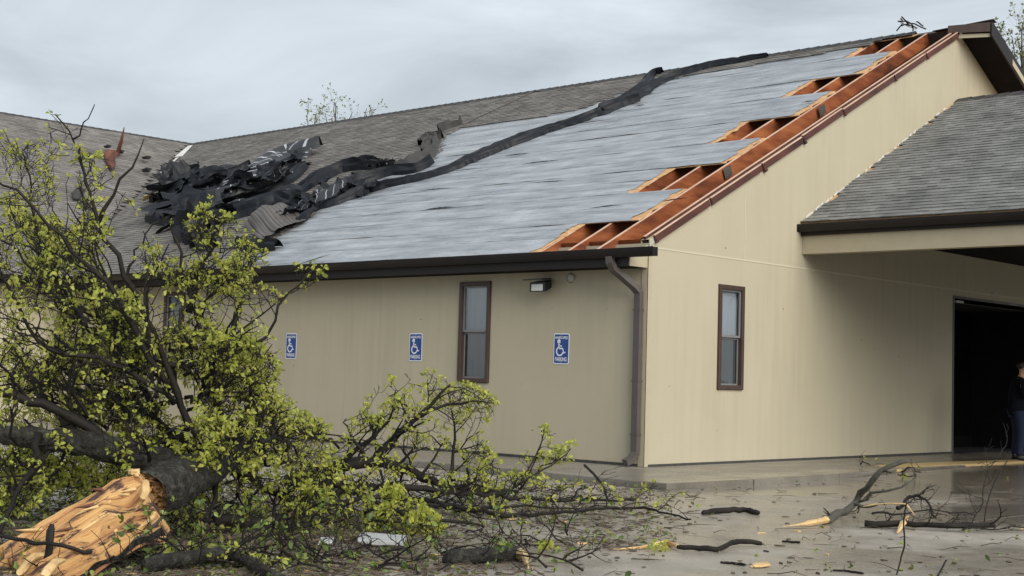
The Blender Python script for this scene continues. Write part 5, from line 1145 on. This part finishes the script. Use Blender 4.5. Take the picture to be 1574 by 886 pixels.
lying('twig_bundle', 'small dark twigs tangled on the yellow board by the sidewalk', 'twigs', on_z(1395, 728, -.05), [([on_z(1322, 716, -.02), on_z(1332, 712, .03), on_z(1342, 718, -.02)], .012, .006), ([on_z(1385, 726, -.02), on_z(1400, 718, .08), on_z(1412, 728, -.02)], .012, .006), ([on_z(1380, 730, -.03), on_z(1410, 733, -.03)], .010, .005)], None, 35, .1, every=.1, slen=(.1, .25), lev=1)
for (x, y, L_) in ((845, 848, 'small tuft of green leaves on the concrete right of the log'), (1010, 848, 'green leaf tuft beside the yellow frayed branch')):
    t = thing('leaf_tuft', L_, 'leaves', gp(x, y)); Q = Tree(int(x)); 
    for _ in range(7): Q.leafcl(gp(x + rn(-14, 14), y + rn(-5, 4), .03), Vector((0, 0, .4)), 5, .07)
    Q.finish(t, m_twig, m_leaf)

# ---- litter
lt_ = Tree(77); tw = MB(); bk = MB(); ch = MB()
def dens(x, y):
    """how thick the litter lies at a spot on the concrete"""
    px, py = topx(Vector((x, y, -.08)))
    d = math.exp(-((py - 785) / 60) ** 2) * (1 if px < 900 else max(.10, 1 - (px - 900) / 180))
    if px < 520: d = 1.0
    elif py > 800: d = max(d, max(0, 1 - (px - 480) / 420))
    if px > 1100: d = .05
    return d * (0.45 + 1.1 * max(0, .5 + nz(x * .9, y * .9, 3)))
cnt = 0
while cnt < 8500:
    px, py = rn(-60, 1600), rn(738, 905); p = on_z(px, py, -.083)
    if rn(0, 1) > dens(p.x, p.y): continue
    cnt += 1; k = rn(0, 1); a = rn(0, 6.28); d = Vector((math.cos(a), math.sin(a), 0))
    sc_ = min(1.3, (p - CAM).length / 12)
    if k < .42:
        L_ = rn(.05, .28) * (1 if rn(0, 1) < .85 else 1.8); pts = [p + Vector((0, 0, .008)), p + d * L_ * .5 + Vector((rn(-.02, .02), rn(-.02, .02), rn(.005, .04))), p + d * L_ + Vector((0, 0, rn(.005, .03)))]
        tw.tube(pts, [rn(.0018, .005), rn(.0018, .0045), .0015], 4, cap=False)
    elif k < .62: lt_.leafcl(p + Vector((0, 0, .012)), Vector((0, 0, -.1)), random.choice([1, 1, 2, 3]), .06)
    elif k < .988:
        L_, w_ = rn(.02, .08), rn(.008, .025); n_ = Vector((-d.y, d.x, 0)); L_ *= .6; bk.prism([p - d * L_, p + n_ * w_, p + d * L_ * .9, p - n_ * w_ * .8], (0, 0, rn(.003, .010)))
    else:
        L_, w_ = rn(.02, .06), rn(.006, .015); n_ = Vector((-d.y, d.x, 0)); ch.prism([p - d * L_, p + n_ * w_, p + d * L_, p - n_ * w_], (0, 0, rn(.006, .016)))
for mb, nm, mt, lb in ((tw, 'twig_litter', m_litter, 'fine dark twigs littering the wet concrete'), (bk, 'bark_litter', m_litter, 'crumbs of dark bark strewn over the concrete'), (ch, 'wood_crumbs', m_pale, 'pale wood crumbs strewn over the concrete')):
    o = mb.build(nm, mt, kind='stuff'); o['label'] = lb; o['category'] = 'litter'
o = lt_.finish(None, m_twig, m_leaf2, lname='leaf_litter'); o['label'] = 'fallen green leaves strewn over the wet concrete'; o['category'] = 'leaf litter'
# taller tangle of small dead twigs under the oak and in the pile
tg = Tree(88)
for _ in range(520):
    px, py = rn(10, 900), rn(742, 880)
    if px > 620 and rn(0, 1) < .5: continue
    if px < 260 and py < 840: continue
    p = on_z(px, py, -.07); a = rn(0, 6.28)
    tg.grow(p, Vector((math.cos(a), math.sin(a), rn(.05, .5))).normalized(), rn(.2, .55), rn(.004, .010), 1, lambda q: q.z > -.075, .16 if px > 480 else .35, .1, 4, .06, .8)
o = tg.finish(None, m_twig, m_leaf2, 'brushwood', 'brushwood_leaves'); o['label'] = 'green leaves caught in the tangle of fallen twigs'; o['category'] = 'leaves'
o = bpy.data.objects['brushwood']; o['label'] = 'tangle of small dark twigs spread between trunk and wall'; o['category'] = 'brushwood'

# ---- branch caught on the ridge
rb = thing('ridge_twigs', 'few broken pale twigs caught on the ridge near the peak', 'twigs', on_roof(1400, 46))
D0 = (Vector((-0.9, YR, ZR)) - CAM).dot(CF)
Q = Tree(5); s = MB()
for L_ in ([(1386, 26), (1400, 36), (1424, 44)], [(1378, 48), (1388, 34), (1384, 30)], [(1380, 33), (1396, 34), (1410, 44)], [(1409, 34), (1419, 40)], [(1386, 40), (1400, 40), (1402, 48)], [(1390, 30), (1398, 40)]):
    s.tube(Q.curve([at(x, y, D0 + rn(-.15, .15)) for x, y in L_], 5, .01), .014, 5)
s.build('twig', m_twig, rb)
s = MB(); s.tube([at(1382, 33, D0), at(1395, 40, D0), at(1408, 45, D0)], .016, 5); s.build('twig', m_flash, rb)

# ---- trees beyond the roof
def far_tree(label, base, crown_px, D, seed, nl):
    t = thing('background_tree', label, 'tree', base); Q = Tree(seed)
    top = at(*crown_px[0], D)
    s = MB(); s.tube(Q.curve([base, base.lerp(top, .4) + Vector((.3, .2, 0)), base.lerp(top, .75), top], 16, .04), [.2 * (1 - k / 16.5) ** 1.3 + .012 for k in range(17)], 8); s.build('trunk', m_gbark, t, smooth=True)
    for x, y in crown_px:
        e = at(x, y, D + rn(-1.5, 1.5)); b = base.lerp(top, rn(.45, .7))
        Q.limb('branch', [b, b.lerp(e, .5) + Vector((0, 0, -.3)), e], .06, .012, t, m_gbark, lambda q: True, every=.28, slen=(.5, 1.0), leaf=.9, lev=1, nleaf=nl, lsize=.12, n=10, jit=.05, start=.35, up=.5, sides=6)
    Q.finish(t, m_gbark, m_leafbg)
D1 = 55
b1 = at(515, 500, D1); b1.z = -.2
far_tree('sparse pale spring tree showing just above the ridge line', b1, [(515, 158), (500, 175), (540, 172), (565, 168), (470, 185), (485, 178), (530, 180)], D1, 51, 3)
b2 = at(1590, 500, 48); b2.z = -.2
far_tree('pale green tree standing beyond the gable peak', b2, [(1572, 35), (1565, 60), (1560, 85), (1580, 50), (1600, 30), (1595, 80), (1575, 110), (1620, 60), (1556, 55)], 48, 52, 5)
# trees across the street that only the window glass shows
for k, (x, y, h_) in enumerate(((13, 24, 8.5), (19, 33, 10))):
    t = thing('street_tree', ('tree across the drive mirrored in the gable window', 'taller tree further off mirrored in the gable window')[k], 'tree', (x, y, -.2)); Q = Tree(60 + k); b = Vector((x, y, -.2))
    s = MB(); s.tube(Q.curve([b, b + Vector((.2, 0, h_ * .5)), b + Vector((0, .2, h_))], 12, .04), [.25 * (1 - j / 14) for j in range(13)], 8); s.build('trunk', m_gbark, t)
    for j in range(12):
        a = rn(0, 6.28); z = rn(.3, .8) * h_; Q.limb('branch', [b + Vector((0, 0, z)), b + Vector((math.cos(a) * 1.2, math.sin(a) * 1.2, z + .8)), b + Vector((math.cos(a) * 2.4, math.sin(a) * 2.4, z + 2))], .06, .01, t, m_gbark, lambda q: True, every=.6, slen=(.6, 1.3), leaf=.6, lev=1, nleaf=3, lsize=.16, n=8, jit=.05)
    Q.finish(t, m_gbark, m_leafbg)

# ================================================================ person by the entrance
PX = Vector((1.64, 8.66, pave_z(1.64, 8.66)))
pe = thing('person', 'person in dark jacket and blue jeans standing under the canopy, head bowed', 'person', PX, None, math.atan2(.68, .73))
def skin(name, joints, edges, mat, parent, root=0, sub=2):
    me = bpy.data.meshes.new(name); me.from_pydata([j[:3] for j in joints], edges, []); me.materials.append(mat)
    o = bpy.data.objects.new(name, me); COL.objects.link(o); o.parent = parent
    o.modifiers.new('skin', 'SKIN'); sv = me.skin_vertices[0].data
    for i, j in enumerate(joints):
        r_ = j[3]; sv[i].radius = r_ if isinstance(r_, tuple) else (r_, r_)
        sv[i].use_root = (i == root)
    ss = o.modifiers.new('sub', 'SUBSURF'); ss.levels = sub; ss.render_levels = sub
    for q in me.polygons: q.use_smooth = True
    return o
# local x = the way the person faces, y = their left
J = [(0, 0, .92, (.08, .07)), (.0, 0, 1.1, (.09, .08)), (.01, 0, 1.3, (.14, .10)), (.03, 0, 1.42, (.10, .08)), (.06, 0, 1.49, .05), (.09, 0, 1.545, (.06, .07)), (.10, 0, 1.60, (.08, .095)), (.095, 0, 1.675, (.07, .085))]
E_ = [(i, i + 1) for i in range(7)]
for sgn in (1, -1):
    b = len(J); J += [(.01, sgn * .09, .86, .06), (.02, sgn * .10, .48, .05), (-.02, sgn * .10, .10, .042), (.0, sgn * .10, .04, .04), (.13, sgn * .11, .03, .035)]; E_ += [(0, b), (b, b + 1), (b + 1, b + 2), (b + 2, b + 3), (b + 3, b + 4)]
    b = len(J); J += [(.02, sgn * .19, 1.38, .058), (.03, sgn * .24, 1.12, .046), (.25, sgn * .14, 1.20, .036), (.31, sgn * .10, 1.25, (.02, .035)), (.35, sgn * .085, 1.27, (.018, .036))]; E_ += [(2, b), (b, b + 1), (b + 1, b + 2), (b + 2, b + 3), (b + 3, b + 4)]
    for f in range(4):
        c = len(J); y_ = sgn * (.06 + f * .016); J += [(.375, y_, 1.285 + .004 * f, .009), (.40, y_ - sgn * .012, 1.30, .008), (.395, y_ - sgn * .03, 1.315, .007)]; E_ += [(b + 4, c), (c, c + 1), (c + 1, c + 2)]
    c = len(J); J += [(.33, sgn * .055, 1.285, .010), (.35, sgn * .035, 1.31, .009)]; E_ += [(b + 3, c), (c, c + 1)]
body = skin('body', J, E_, m_skin, pe)
JJ = [(0, 0, .74, (.20, .165)), (0, 0, .95, (.19, .155)), (.0, 0, 1.15, (.18, .14)), (.0, 0, 1.32, (.20, .14)), (.02, 0, 1.43, (.13, .10)), (.03, 0, 1.48, (.075, .07))]
JE = [(i, i + 1) for i in range(5)]
for sgn in (1, -1):
    b = len(JJ); JJ += [(.01, sgn * .20, 1.38, .08), (.03, sgn * .255, 1.12, .065), (.22, sgn * .15, 1.19, .05)]; JE += [(3, b), (b, b + 1), (b + 1, b + 2)]
skin('jacket', JJ, JE, m_jacket, pe)
PJ = [(0, 0, .95, (.165, .135))]; PE = []
for sgn in (1, -1):
    b = len(PJ); PJ += [(.01, sgn * .095, .82, .11), (.025, sgn * .105, .47, .08), (-.02, sgn * .105, .07, .068)]; PE += [(0, b), (b, b + 1), (b + 1, b + 2)]
skin('trousers', PJ, PE, m_jeans, pe)
for sgn in (1, -1): skin('shoe', [(-.08, sgn * .105, .055, .065), (.05, sgn * .108, .055, .066), (.19, sgn * .115, .035, .05)], [(0, 1), (1, 2)], m_shoe, pe)
skin('hair', [(.02, 0, 1.60, (.075, .085)), (.05, 0, 1.67, (.085, .09)), (.12, 0, 1.715, (.06, .07))], [(0, 1), (1, 2)], m_hair, pe)
skin('nose', [(.165, 0, 1.60, .016), (.195, 0, 1.585, .012)], [(0, 1)], m_skin, body)
skin('ear', [(.085, -.088, 1.61, .014), (.08, -.095, 1.585, .012)], [(0, 1)], m_skin, body)
